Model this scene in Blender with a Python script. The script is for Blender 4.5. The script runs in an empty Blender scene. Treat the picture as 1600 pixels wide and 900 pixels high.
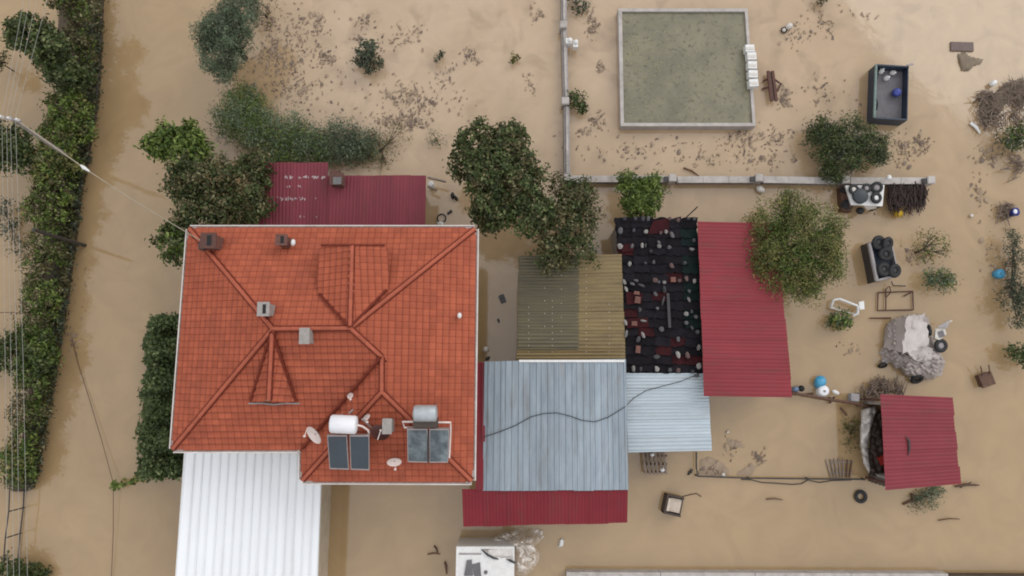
import bpy, math, random
import numpy as np
from mathutils import Vector, Matrix, Euler
R = math.radians
rnd = random.Random(7)
sc = bpy.context.scene
C = sc.collection

# ------------------------------------------------------------------ camera
H, FPX, TILT = 36.0, 1200.0, R(7.0)          # drone 36 m above the flood, tipped 7 degrees north
cd = bpy.data.cameras.new('camera'); cam = bpy.data.objects.new('camera', cd); C.objects.link(cam)
cam.location = (0, 0, H); cam.rotation_euler = (TILT, 0, 0)
cd.sensor_width = 36; cd.lens = 36 * FPX / 1600; cd.clip_end = 3000; cd.clip_start = .5
sc.camera = cam
# ------------------------------------------------------------------ sky, sun, exposure
SUN_EL, SUN_AZ = R(36), R(50)
w = bpy.data.worlds.new('World'); sc.world = w; w.use_nodes = True
nt = w.node_tree; nt.nodes.clear()
out = nt.nodes.new('ShaderNodeOutputWorld'); bg = nt.nodes.new('ShaderNodeBackground')
sky = nt.nodes.new('ShaderNodeTexSky'); sky.sky_type = 'NISHITA'; sky.sun_disc = False
sky.sun_elevation = SUN_EL; sky.sun_rotation = SUN_AZ; sky.dust_density = 3
hs = nt.nodes.new('ShaderNodeHueSaturation'); hs.inputs['Saturation'].default_value = .35
tcw = nt.nodes.new('ShaderNodeTexCoord')
nz = nt.nodes.new('ShaderNodeTexNoise'); nz.inputs['Scale'].default_value = 2.2; nz.inputs['Detail'].default_value = 4
rp = nt.nodes.new('ShaderNodeValToRGB')
rp.color_ramp.elements[0].position = .32; rp.color_ramp.elements[0].color = (7.8, 8.0, 8.4, 1)
rp.color_ramp.elements[1].position = .68; rp.color_ramp.elements[1].color = (9.9, 9.8, 9.8, 1)
mx = nt.nodes.new('ShaderNodeMixRGB'); mx.inputs[0].default_value = .8
nt.links.new(tcw.outputs['Generated'], nz.inputs['Vector']); nt.links.new(nz.outputs['Fac'], rp.inputs['Fac'])
nt.links.new(sky.outputs[0], hs.inputs['Color']); nt.links.new(hs.outputs[0], mx.inputs[1]); nt.links.new(rp.outputs[0], mx.inputs[2])
# an overcast sky is brighter overhead than near the horizon
sep = nt.nodes.new('ShaderNodeSeparateXYZ'); mrz = nt.nodes.new('ShaderNodeMapRange'); mrz.inputs['From Min'].default_value = 0; mrz.inputs['From Max'].default_value = 1
mrz.inputs['To Min'].default_value = .5; mrz.inputs['To Max'].default_value = 1.22
mul = nt.nodes.new('ShaderNodeVectorMath'); mul.operation = 'SCALE'
nt.links.new(tcw.outputs['Generated'], sep.inputs[0]); nt.links.new(sep.outputs['Z'], mrz.inputs['Value']); nt.links.new(mx.outputs[0], mul.inputs[0]); nt.links.new(mrz.outputs[0], mul.inputs['Scale'])
nt.links.new(mul.outputs[0], bg.inputs['Color']); bg.inputs['Strength'].default_value = .1
nt.links.new(bg.outputs[0], out.inputs['Surface'])
sd = bpy.data.lights.new('sun', 'SUN'); sd.energy = .6; sd.angle = R(40); sd.color = (1, .97, .92)
sun = bpy.data.objects.new('sun', sd); C.objects.link(sun)
sun.rotation_euler = Vector((math.cos(SUN_EL) * math.sin(SUN_AZ), math.cos(SUN_EL) * math.cos(SUN_AZ), math.sin(SUN_EL))).to_track_quat('Z', 'Y').to_euler()
sun.location = (0, 0, 60)
vs = sc.view_settings; vs.view_transform = 'Standard'; vs.look = 'None'; vs.gamma = 1; vs.exposure = .36
sc.cycles.max_bounces = 6; sc.cycles.transparent_max_bounces = 12
sc.cycles.filter_width = 1.9
sc.cycles.use_denoising = True

# ------------------------------------------------------------------ helpers
_c, _s = math.cos(TILT), math.sin(TILT)
def ray(px, py):
    x, y = (px - 800) / FPX, (450 - py) / FPX
    return Vector((x, y * _c + _s, y * _s - _c))
def Wp(px, py, z=0.0):                     # the place on height z that stands at this spot of the aerial survey
    d = ray(px, py); t = (z - H) / d.z
    return Vector((0, 0, H)) + d * t
def Wplane(px, py, p0, n):
    d = ray(px, py); o = Vector((0, 0, H))
    return o + d * ((p0 - o).dot(n) / d.dot(n))
MPP = .0302
def mpp(z=0): return MPP * (H - z) / H

class MB:
    def __init__(s): s.v = []; s.f = []; s.m = []; s.sm = []
    def add(s, vs, fs, mi=0, smooth=False):
        n = len(s.v); s.v += [tuple(v) for v in vs]
        s.f += [tuple(i + n for i in f) for f in fs]; s.m += [mi] * len(fs); s.sm += [smooth] * len(fs)
    def box(s, c, size, rot=None, mi=0, taper=1.0):
        c = Vector(c); x, y, z = [k / 2 for k in size]
        vs = [Vector((a * x * (taper if k > 0 else 1), b * y * (taper if k > 0 else 1), k * z)) for k in (-1, 1) for a, b in ((-1, -1), (1, -1), (1, 1), (-1, 1))]
        if rot is not None:
            m = Euler(rot).to_matrix() if not isinstance(rot, Matrix) else rot
            vs = [m @ v for v in vs]
        s.add([c + v for v in vs], [(3, 2, 1, 0), (4, 5, 6, 7), (0, 1, 5, 4), (1, 2, 6, 5), (2, 3, 7, 6), (3, 0, 4, 7)], mi)
        return s
    def hexa(s, bot, top, mi=0):            # bot, top: same number of points
        n = len(bot)
        s.add(list(bot) + list(top), [tuple(range(n - 1, -1, -1)), tuple(range(n, 2 * n))] + [(i, (i + 1) % n, n + (i + 1) % n, n + i) for i in range(n)], mi)
        return s
    def tube(s, pts, r, seg=6, mi=0, closed=False):
        pts = [Vector(p) for p in pts]; n = len(pts)
        rr = r if isinstance(r, (list, tuple)) else [r] * n
        vs, fs = [], []
        for i, p in enumerate(pts):
            a = pts[(i - 1) % n] if closed or i > 0 else p
            b = pts[(i + 1) % n] if closed or i < n - 1 else p
            t = (b - a).normalized() if (b - a).length > 1e-9 else Vector((0, 0, 1))
            u = t.cross(Vector((0, 0, 1)))
            if u.length < .05: u = t.cross(Vector((1, 0, 0)))
            u.normalize(); v = t.cross(u)
            for k in range(seg):
                q = 2 * math.pi * k / seg
                vs.append(p + (u * math.cos(q) + v * math.sin(q)) * rr[i])
        for i in range(n if closed else n - 1):
            for k in range(seg):
                j = (i + 1) % n
                fs.append((i * seg + k, i * seg + (k + 1) % seg, j * seg + (k + 1) % seg, j * seg + k))
        s.add(vs, fs, mi, True)
        if not closed:
            s.add([vs[k] for k in range(seg)], [tuple(range(seg))], mi)
            s.add([vs[(n - 1) * seg + k] for k in range(seg)], [tuple(range(seg - 1, -1, -1))], mi)
        return s
    def ball(s, c, r, nu=10, nv=6, jit=0.0, rot=None, mi=0, rg=rnd, smooth=True):
        c = Vector(c)
        if not isinstance(r, (list, tuple)): r = (r, r, r)
        m = Euler(rot).to_matrix() if rot is not None else Matrix.Identity(3)
        vs = [Vector((0, 0, -1))]
        for j in range(1, nv):
            p = math.pi * (j / nv - .5)
            for i in range(nu):
                q = 2 * math.pi * i / nu
                vs.append(Vector((math.cos(p) * math.cos(q), math.cos(p) * math.sin(q), math.sin(p))))
        vs.append(Vector((0, 0, 1)))
        vs = [c + m @ Vector((v.x * r[0], v.y * r[1], v.z * r[2])) * (1 + rg.uniform(-jit, jit)) for v in vs]
        fs = [(0, 1 + (i + 1) % nu, 1 + i) for i in range(nu)]
        for j in range(nv - 2):
            for i in range(nu):
                a = 1 + j * nu; fs.append((a + i, a + (i + 1) % nu, a + nu + (i + 1) % nu, a + nu + i))
        l = len(vs) - 1; a = 1 + (nv - 2) * nu
        fs += [(a + i, a + (i + 1) % nu, l) for i in range(nu)]
        s.add(vs, fs, mi, smooth); return s
    def lathe(s, c, prof, seg=14, rot=None, mi=0):
        c = Vector(c); m = Euler(rot).to_matrix() if rot is not None else Matrix.Identity(3)
        vs, fs = [], []
        for r, z in prof:
            for k in range(seg):
                q = 2 * math.pi * k / seg
                vs.append(c + m @ Vector((r * math.cos(q), r * math.sin(q), z)))
        for i in range(len(prof) - 1):
            for k in range(seg):
                fs.append((i * seg + k, i * seg + (k + 1) % seg, (i + 1) * seg + (k + 1) % seg, (i + 1) * seg + k))
        fs.append(tuple(range(seg - 1, -1, -1))); n = (len(prof) - 1) * seg
        fs.append(tuple(n + k for k in range(seg)))
        s.add(vs, fs, mi, True); return s
    def torus(s, c, Rr, r, rot=None, nu=20, nv=8, mi=0, flat=1.0):
        c = Vector(c); m = Euler(rot).to_matrix() if rot is not None else Matrix.Identity(3)
        vs, fs = [], []
        for i in range(nu):
            a = 2 * math.pi * i / nu
            for j in range(nv):
                b = 2 * math.pi * j / nv
                vs.append(c + m @ Vector(((Rr + r * math.cos(b)) * math.cos(a), (Rr + r * math.cos(b)) * math.sin(a), r * flat * math.sin(b))))
        for i in range(nu):
            for j in range(nv):
                fs.append((i * nv + j, ((i + 1) % nu) * nv + j, ((i + 1) % nu) * nv + (j + 1) % nv, i * nv + (j + 1) % nv))
        s.add(vs, fs, mi, True); return s

WL = {}
def build(name, mb, mats, parent=None, origin=None, local=False):
    if not isinstance(mats, (list, tuple)): mats = [mats]
    off = Vector((0, 0, 0))
    if parent is not None:
        if not local: off = WL[parent.name]
    elif origin is not None: off = Vector(origin)
    me = bpy.data.meshes.new(name)
    me.from_pydata([(v[0] - off.x, v[1] - off.y, v[2] - off.z) for v in mb.v], [], mb.f)
    for m in mats: me.materials.append(m)
    me.polygons.foreach_set('material_index', mb.m); me.polygons.foreach_set('use_smooth', mb.sm); me.update()
    o = bpy.data.objects.new(name, me); C.objects.link(o)
    if parent is not None: o.parent = parent; WL[o.name] = WL[parent.name].copy()
    else: o.location = off; WL[o.name] = off.copy()
    return o
def tag(o, label=None, cat=None, group=None, kind=None):
    if label: o['label'] = label
    if cat: o['category'] = cat
    if group: o['group'] = group
    if kind: o['kind'] = kind
    return o
def thing(name, label, cat, loc, rz=0.0, group=None):
    o = bpy.data.objects.new(name, None); C.objects.link(o); o.empty_display_size = .2
    o.location = loc; o.rotation_euler = (0, 0, rz); WL[o.name] = Vector(loc)
    return tag(o, label, cat, group)
def copy_tree(o, parent=None, deep=0):
    c = o.copy(); C.objects.link(c)
    if parent is not None: c.parent = parent
    WL[c.name] = Vector(o.location)
    for ch in list(o.children): copy_tree(ch, c, deep + 1)
    return c

# ------------------------------------------------------------------ materials
def M(name, col, col2=None, rough=.6, scale=5.0, spec=.5, metal=0.0, bump=0.0, bscale=None, rand=0.0, stretch=None, island=False, detail=5, lo=.3, hi=.7, alpha=1.0, dirt=None):
    m = bpy.data.materials.new(name); m.use_nodes = True; t = m.node_tree; N = t.nodes; L = t.links
    b = N['Principled BSDF']
    if col2 is None: col2 = tuple(c * .72 for c in col)
    tc = N.new('ShaderNodeTexCoord'); src = tc.outputs['Object']
    if stretch:
        mp = N.new('ShaderNodeMapping'); mp.inputs['Scale'].default_value = stretch; L.new(src, mp.inputs['Vector']); src = mp.outputs[0]
    n = N.new('ShaderNodeTexNoise'); n.inputs['Scale'].default_value = scale; n.inputs['Detail'].default_value = detail; n.inputs['Roughness'].default_value = .62
    L.new(src, n.inputs['Vector'])
    r = N.new('ShaderNodeValToRGB'); r.color_ramp.elements[0].position = lo; r.color_ramp.elements[1].position = hi
    r.color_ramp.elements[0].color = (*col2, 1); r.color_ramp.elements[1].color = (*col, 1)
    L.new(n.outputs['Fac'], r.inputs['Fac']); csrc = r.outputs['Color']
    if dirt:                                # streaks of grime along the sheet
        dcol, amt, dst = dirt; mp2 = N.new('ShaderNodeMapping'); mp2.inputs['Scale'].default_value = dst; L.new(tc.outputs['Object'], mp2.inputs['Vector'])
        dn = N.new('ShaderNodeTexNoise'); dn.inputs['Scale'].default_value = 1.0; dn.inputs['Detail'].default_value = 7; dn.inputs['Roughness'].default_value = .7; L.new(mp2.outputs[0], dn.inputs['Vector'])
        dm = N.new('ShaderNodeMapRange'); dm.inputs['From Min'].default_value = .5; dm.inputs['From Max'].default_value = .72; dm.inputs['To Max'].default_value = amt; L.new(dn.outputs['Fac'], dm.inputs['Value'])
        dx = N.new('ShaderNodeMixRGB'); L.new(dm.outputs[0], dx.inputs[0]); L.new(csrc, dx.inputs[1]); dx.inputs[2].default_value = (*dcol, 1); csrc = dx.outputs[0]
    if rand or island:
        hsv = N.new('ShaderNodeHueSaturation'); oi = N.new('ShaderNodeObjectInfo'); rv = oi.outputs['Random']
        if island:
            ge = N.new('ShaderNodeNewGeometry'); ad = N.new('ShaderNodeMath'); ad.operation = 'ADD'; fr = N.new('ShaderNodeMath'); fr.operation = 'FRACT'
            L.new(rv, ad.inputs[0]); L.new(ge.outputs['Random Per Island'], ad.inputs[1]); L.new(ad.outputs[0], fr.inputs[0]); rv = fr.outputs[0]
        mr = N.new('ShaderNodeMapRange'); mr.inputs['To Min'].default_value = 1 - rand; mr.inputs['To Max'].default_value = 1 + rand
        L.new(rv, mr.inputs['Value']); L.new(mr.outputs[0], hsv.inputs['Value']); L.new(csrc, hsv.inputs['Color']); csrc = hsv.outputs[0]
    L.new(csrc, b.inputs['Base Color'])
    b.inputs['Roughness'].default_value = rough; b.inputs['Metallic'].default_value = metal; b.inputs['Specular IOR Level'].default_value = spec
    if alpha < 1: b.inputs['Alpha'].default_value = alpha
    if bump:
        n2 = N.new('ShaderNodeTexNoise'); n2.inputs['Scale'].default_value = bscale or scale * 4; n2.inputs['Detail'].default_value = 4; L.new(src, n2.inputs['Vector'])
        bp = N.new('ShaderNodeBump'); bp.inputs['Strength'].default_value = bump; bp.inputs['Distance'].default_value = .05
        L.new(n2.outputs['Fac'], bp.inputs['Height']); L.new(bp.outputs[0], b.inputs['Normal'])
    return m
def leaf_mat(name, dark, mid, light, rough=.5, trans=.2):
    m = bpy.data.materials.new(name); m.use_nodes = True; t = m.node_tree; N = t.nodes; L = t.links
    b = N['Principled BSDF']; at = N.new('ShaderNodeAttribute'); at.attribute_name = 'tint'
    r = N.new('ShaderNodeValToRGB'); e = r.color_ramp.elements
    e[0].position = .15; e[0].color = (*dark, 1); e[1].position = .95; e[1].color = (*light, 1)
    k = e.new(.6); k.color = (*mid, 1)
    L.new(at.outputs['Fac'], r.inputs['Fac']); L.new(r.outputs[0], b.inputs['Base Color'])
    b.inputs['Roughness'].default_value = rough; b.inputs['Specular IOR Level'].default_value = .35
    tr = N.new('ShaderNodeBsdfTranslucent'); L.new(r.outputs[0], tr.inputs['Color'])
    ms = N.new('ShaderNodeMixShader'); ms.inputs[0].default_value = trans
    L.new(b.outputs[0], ms.inputs[1]); L.new(tr.outputs[0], ms.inputs[2]); L.new(ms.outputs[0], N['Material Output'].inputs['Surface'])
    return m
mt = {}
mt['tile'] = M('clay_tile', (.43, .110, .056), (.32, .077, .039), .7, 1.3, .25, bump=.15, bscale=30, rand=.09, island=True, dirt=((.22, .06, .04), .5, (.9, .9, 1)))
mt['tile_gap_shade'] = M('clay_tile_gap_shade', (.27, .066, .040), (.20, .048, .030), .8, 3, .2)  # course-gap shade painted on the lip and front edge of each tile
mt['ridge'] = M('ridge_clay', (.43, .118, .066), (.34, .088, .05), .65, 2, .25, rand=.12, island=True)
mt['flash'] = M('dark_red_flashing', (.17, .036, .022), (.12, .025, .016), .8, 3, .1)
mt['gutter'] = M('white_gutter', (.72, .66, .62), (.55, .48, .44), .45, 1.5)
mt['soffit'] = M('soffit_board', (.18, .10, .05), (.13, .07, .035), .7, 3)
mt['plaster'] = M('plaster', (.55, .47, .36), (.42, .35, .26), .8, 1.5)
mt['block'] = M('concrete_block', (.34, .31, .28), (.26, .23, .21), .85, 3, bump=.3)
mt['white_metal'] = M('white_sheet_metal', (.86, .88, .90), (.82, .84, .865), .4, .5, rand=.02, dirt=((.62, .62, .60), .35, (1.5, .12, 1)))
mt['white'] = M('white_plastic', (.78, .78, .77), (.66, .65, .63), .4, 6)
mt['sheetpale'] = M('pale_woven_sheet', (.56, .51, .485), (.45, .405, .38), .5, 3, dirt=((.33, .28, .25), .45, (1.2, 1.2, 1)))
mt['offwhite'] = M('weathered_white', (.68, .65, .6), (.5, .46, .41), .55, 8, dirt=((.26, .22, .18), .5, (2, 2, 1)))
mt['maroon'] = M('maroon_sheet', (.225, .044, .062), (.17, .035, .048), .55, .8, .22, rand=.06, stretch=(1, .5, 1), dirt=((.12, .045, .04), .55, (3.5, .5, 1)))
mt['red'] = M('red_sheet', (.25, .036, .046), (.205, .030, .038), .55, .7, .22, rand=.05, stretch=(.5, 1, 1), dirt=((.12, .05, .045), .5, (.5, 3.5, 1)))
mt['redshed'] = M('faded_red_sheet', (.24, .04, .052), (.195, .033, .043), .55, .7, .22, rand=.05, dirt=((.12, .05, .045), .5, (.5, 3.5, 1)))
mt['valance'] = M('deep_red_sheet', (.22, .022, .032), (.175, .018, .026), .55, .8, .22, rand=.06, dirt=((.12, .045, .04), .55, (3.5, .5, 1)))
mt['greyblue'] = M('galvanised_sheet', (.32, .375, .42), (.225, .27, .315), .45, 1.2, spec=.5, metal=.2, rand=.1, stretch=(3, .5, 1), dirt=((.19, .16, .135), .6, (3, .35, 1)))
mt['paleblue'] = M('pale_galvanised_sheet', (.48, .545, .59), (.39, .45, .495), .42, 1.0, metal=.2, rand=.05, stretch=(.5, 3, 1), dirt=((.27, .25, .23), .5, (.35, 3, 1)))
mt['olive'] = M('olive_fibreglass', (.125, .105, .055), (.085, .072, .042), .5, 1.2, rand=.08, stretch=(.6, 3, 1), dirt=((.06, .055, .035), .6, (.5, 2, 1)))
mt['gold'] = M('amber_fibreglass', (.235, .17, .068), (.165, .115, .05), .48, 1.4, rand=.08, stretch=(.6, 3, 1), dirt=((.10, .075, .04), .6, (.5, 2, 1)))
mt['tarp'] = M('black_tarpaulin', (.014, .012, .015), (.007, .006, .008), .75, 3, spec=.1, rand=.35, bump=.5, bscale=8)
mt['tarpred'] = M('dark_red_tarpaulin', (.05, .010, .012), (.024, .007, .008), .75, 3, spec=.1, bump=.4, bscale=8)
mt['tarpgreen'] = M('dark_green_tarpaulin', (.010, .019, .018), (.006, .011, .011), .75, 3, spec=.1, bump=.4, bscale=8)
mt['stone_white'] = M('pale_stone', (.33, .31, .29), (.17, .16, .155), .85, 9, rand=.35, bump=.3)
mt['stone_grey'] = M('grey_stone', (.115, .11, .112), (.06, .058, .062), .85, 9, rand=.4, bump=.3)
mt['stone_dark'] = M('dark_stone', (.055, .052, .055), (.035, .033, .036), .85, 9, rand=.2, bump=.3)
mt['brick'] = M('fired_brick', (.19, .085, .065), (.11, .05, .04), .85, 9, rand=.12, bump=.3)
mt['brownstone'] = M('brown_stone', (.13, .08, .072), (.08, .05, .046), .85, 9, rand=.2, bump=.3)
mt['concrete'] = M('wall_concrete', (.50, .46, .43), (.36, .33, .31), .8, 2.5, bump=.2, rand=.05, dirt=((.2, .17, .14), .6, (1.5, 1.5, 1)))
mt['concrete_d'] = M('darker_concrete', (.30, .275, .255), (.2, .18, .17), .85, 2.5, bump=.2)
mt['rust'] = M('rusty_iron', (.12, .05, .035), (.07, .03, .025), .75, 8)
mt['iron'] = M('dark_iron', (.05, .045, .045), (.03, .028, .028), .55, 8)
mt['wood'] = M('wet_wood', (.13, .065, .04), (.07, .035, .022), .7, 5, rand=.2)
mt['palewood'] = M('weathered_wood', (.27, .215, .175), (.18, .14, .11), .75, 5, rand=.15)
mt['bark'] = M('bark', (.085, .06, .042), (.05, .036, .026), .85, 8)
mt['soil'] = M('wet_soil', (.095, .065, .042), (.055, .038, .026), .85, 2, bump=.6)
mt['rubber'] = M('tyre_rubber', (.022, .022, .024), (.014, .014, .015), .7, 8)
mt['cable'] = M('cable_sheath', (.03, .03, .032), None, .5)
mt['wire'] = M('aluminium_wire', (.40, .39, .36), None, .5)
mt['ochre'] = M('twisted_service_wire', (.42, .36, .27), None, .5)
mt['pole'] = M('pole_concrete', (.42, .39, .36), (.33, .3, .28), .8, 5)
mt['tarpgrey'] = M('grey_tarpaulin', (.40, .35, .33), (.34, .295, .275), .45, 2.5, dirt=((.26, .22, .19), .4, (.8, .8, 1)))
mt['tarpwhite'] = M('white_woven_sheet', (.66, .63, .59), (.5, .47, .44), .55, 6, bump=.3)
mt['blue'] = M('blue_plastic', (.04, .06, .30), (.03, .045, .2), .35, 5)
mt['cyan'] = M('light_blue_plastic', (.07, .36, .58), (.05, .28, .48), .35, 5)
mt['yellow'] = M('yellow_plastic', (.62, .40, .02), (.48, .29, .015), .4, 5)
mt['redp'] = M('red_plastic', (.42, .04, .03), None, .4)
mt['green_paint'] = M('pale_green_paint', (.21, .29, .26), (.14, .19, .18), .5, 6)
mt['navy'] = M('dark_trailer_paint', (.028, .042, .07), (.018, .026, .045), .5, 6)
mt['bed'] = M('trailer_bed', (.155, .145, .155), (.11, .10, .11), .6, 3)
mt['greypaint'] = M('grey_paint', (.36, .33, .33), (.27, .245, .245), .6, 5)
mt['panel'] = M('collector_glass', (.035, .05, .065), (.028, .04, .052), .12, 2, spec=.7)
mt['panel_old'] = M('misted_collector_glass', (.24, .29, .31), (.06, .08, .09), .3, 1.6, spec=.6, lo=.4, hi=.72)
mt['alu'] = M('aluminium_frame', (.42, .36, .35), None, .4, metal=.4)
mt['tank_old'] = M('galvanised_tank', (.46, .49, .51), (.36, .39, .41), .4, 4, metal=.3)
mt['tank'] = M('white_tank', (.82, .82, .85), (.74, .74, .77), .35, 5)
mt['dish'] = M('dish_paint', (.78, .66, .62), (.66, .55, .51), .45, 5)
mt['mesh_dish'] = M('dark_mesh_dish', (.10, .035, .028), (.07, .025, .02), .6, 8)
mt['chim'] = M('chimney_render', (.36, .33, .31), (.26, .235, .22), .85, 6)
mt['chimcap'] = M('chimney_cap', (.17, .165, .165), None, .8, 6)
mt['black'] = M('soot_black', (.012, .012, .013), None, .8)
mt['glass'] = M('window_glass', (.04, .05, .06), None, .08, spec=.7)
mt['cream'] = M('cream_cushion', (.60, .52, .43), (.46, .38, .31), .8, 8)
mt['darkwood'] = M('dark_wood', (.06, .04, .03), None, .6, 8)
mt['paint_flake'] = M('bare_white_primer', (.50, .38, .39), None, .6)
mt['mat'] = M('brown_door_mat', (.17, .125, .115), (.13, .095, .085), .8, 8)
mt['drift'] = M('wet_drift', (.225, .165, .125), (.125, .09, .07), .7, 3, rand=0)
mt['driftsoft'] = M('silted_drift', (.335, .245, .165), (.26, .185, .13), .6, 3)
mt['driftpale'] = M('matted_drift', (.235, .185, .13), (.15, .115, .08), .8, 4, bump=.4)
def plastic_mat():
    m = bpy.data.materials.new('clear_plastic_sheet'); m.use_nodes = True; t = m.node_tree; N = t.nodes; L = t.links
    b = N['Principled BSDF']; b.inputs['Base Color'].default_value = (.8, .74, .68, 1); b.inputs['Roughness'].default_value = .25
    tc = N.new('ShaderNodeTexCoord'); n = N.new('ShaderNodeTexNoise'); n.inputs['Scale'].default_value = 2.6; n.inputs['Detail'].default_value = 5; n.inputs['Distortion'].default_value = 1.6
    L.new(tc.outputs['Object'], n.inputs['Vector'])
    r = N.new('ShaderNodeMapRange'); r.inputs['From Min'].default_value = .42; r.inputs['From Max'].default_value = .6; r.inputs['To Min'].default_value = .2; r.inputs['To Max'].default_value = .95
    L.new(n.outputs['Fac'], r.inputs['Value']); L.new(r.outputs[0], b.inputs['Alpha'])
    return m
mt['clear'] = plastic_mat()

# ------------------------------------------------------------------ the flood
def water_mat():
    m = bpy.data.materials.new('muddy_flood_water'); m.use_nodes = True; t = m.node_tree; N = t.nodes; L = t.links
    b = N['Principled BSDF']; ge = N.new('ShaderNodeNewGeometry'); P = ge.outputs['Position']
    def noise(scale, detail, dist=0):
        n = N.new('ShaderNodeTexNoise'); n.inputs['Scale'].default_value = scale; n.inputs['Detail'].default_value = detail; n.inputs['Distortion'].default_value = dist
        L.new(P, n.inputs['Vector']); return n.outputs['Fac']
    r = N.new('ShaderNodeValToRGB'); e = r.color_ramp.elements
    e[0].position = .3; e[0].color = (.338, .228, .116, 1); e[1].position = .72; e[1].color = (.368, .252, .134, 1)
    L.new(noise(.09, 5, 1.2), r.inputs['Fac'])
    # paler, pinker sky reflection over the field to the north, painted into the water colour
    sx = N.new('ShaderNodeSeparateXYZ'); L.new(P, sx.inputs[0])
    my = N.new('ShaderNodeMapRange'); my.interpolation_type = 'SMOOTHSTEP'; my.inputs['From Min'].default_value = 1; my.inputs['From Max'].default_value = 17
    L.new(sx.outputs['Y'], my.inputs['Value'])
    mxx = N.new('ShaderNodeMapRange'); mxx.interpolation_type = 'SMOOTHSTEP'; mxx.inputs['From Min'].default_value = -17; mxx.inputs['From Max'].default_value = -7
    L.new(sx.outputs['X'], mxx.inputs['Value'])
    mxr = N.new('ShaderNodeMapRange'); mxr.interpolation_type = 'SMOOTHSTEP'; mxr.inputs['From Min'].default_value = 22; mxr.inputs['From Max'].default_value = 8
    mxr.inputs['To Min'].default_value = .35
    L.new(sx.outputs['X'], mxr.inputs['Value'])
    pr = N.new('ShaderNodeMath'); pr.operation = 'MULTIPLY'; L.new(my.outputs[0], pr.inputs[0]); L.new(mxx.outputs[0], pr.inputs[1])
    pr1 = N.new('ShaderNodeMath'); pr1.operation = 'MULTIPLY'; L.new(pr.outputs[0], pr1.inputs[0]); L.new(mxr.outputs[0], pr1.inputs[1])
    nn = N.new('ShaderNodeMapRange'); nn.inputs['From Min'].default_value = .3; nn.inputs['From Max'].default_value = .6; L.new(noise(.22, 4, .8), nn.inputs['Value'])
    pr2 = N.new('ShaderNodeMath'); pr2.operation = 'MULTIPLY_ADD'; L.new(nn.outputs[0], pr2.inputs[0]); pr2.inputs[1].default_value = .35; pr2.inputs[2].default_value = .65
    pr3 = N.new('ShaderNodeMath'); pr3.operation = 'MULTIPLY'; L.new(pr1.outputs[0], pr3.inputs[0]); L.new(pr2.outputs[0], pr3.inputs[1])
    mix = N.new('ShaderNodeMixRGB'); L.new(pr3.outputs[0], mix.inputs[0]); L.new(r.outputs[0], mix.inputs[1]); mix.inputs[2].default_value = (.475, .345, .228, 1)
    # drowned growth just under the surface shows as dull smears in the shallow field
    dg = N.new('ShaderNodeMapRange'); dg.inputs['From Min'].default_value = .52; dg.inputs['From Max'].default_value = .68; L.new(noise(.75, 9, .6), dg.inputs['Value'])
    dq = N.new('ShaderNodeMath'); dq.operation = 'MULTIPLY'; L.new(dg.outputs[0], dq.inputs[0]); L.new(pr.outputs[0], dq.inputs[1])
    dh = N.new('ShaderNodeMath'); dh.operation = 'MULTIPLY'; L.new(dq.outputs[0], dh.inputs[0]); dh.inputs[1].default_value = .42
    mixd = N.new('ShaderNodeMixRGB'); L.new(dh.outputs[0], mixd.inputs[0]); L.new(mix.outputs[0], mixd.inputs[1]); mixd.inputs[2].default_value = (.24, .165, .10, 1); mix = mixd
    # curling streaks of suspended silt
    st = N.new('ShaderNodeMapRange'); st.inputs['From Min'].default_value = .3; st.inputs['From Max'].default_value = .7; st.inputs['To Min'].default_value = .93; st.inputs['To Max'].default_value = 1.06
    L.new(noise(.45, 6, 2.2), st.inputs['Value']); hv = N.new('ShaderNodeHueSaturation'); L.new(st.outputs[0], hv.inputs['Value']); L.new(mix.outputs[0], hv.inputs['Color'])
    L.new(hv.outputs[0], b.inputs['Base Color'])
    b.inputs['Roughness'].default_value = .06; b.inputs['IOR'].default_value = 1.65
    bp = N.new('ShaderNodeBump'); bp.inputs['Strength'].default_value = .12; bp.inputs['Distance'].default_value = .03
    L.new(noise(1.1, 3, .4), bp.inputs['Height']); L.new(bp.outputs[0], b.inputs['Normal'])
    return m
mb = MB(); mb.add([(-500, -500, 0), (500, -500, 0), (500, 500, 0), (-500, 500, 0)], [(0, 1, 2, 3)])
tag(build('flood_water', mb, water_mat()), kind='structure', label='muddy brown flood water standing over everything')

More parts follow.
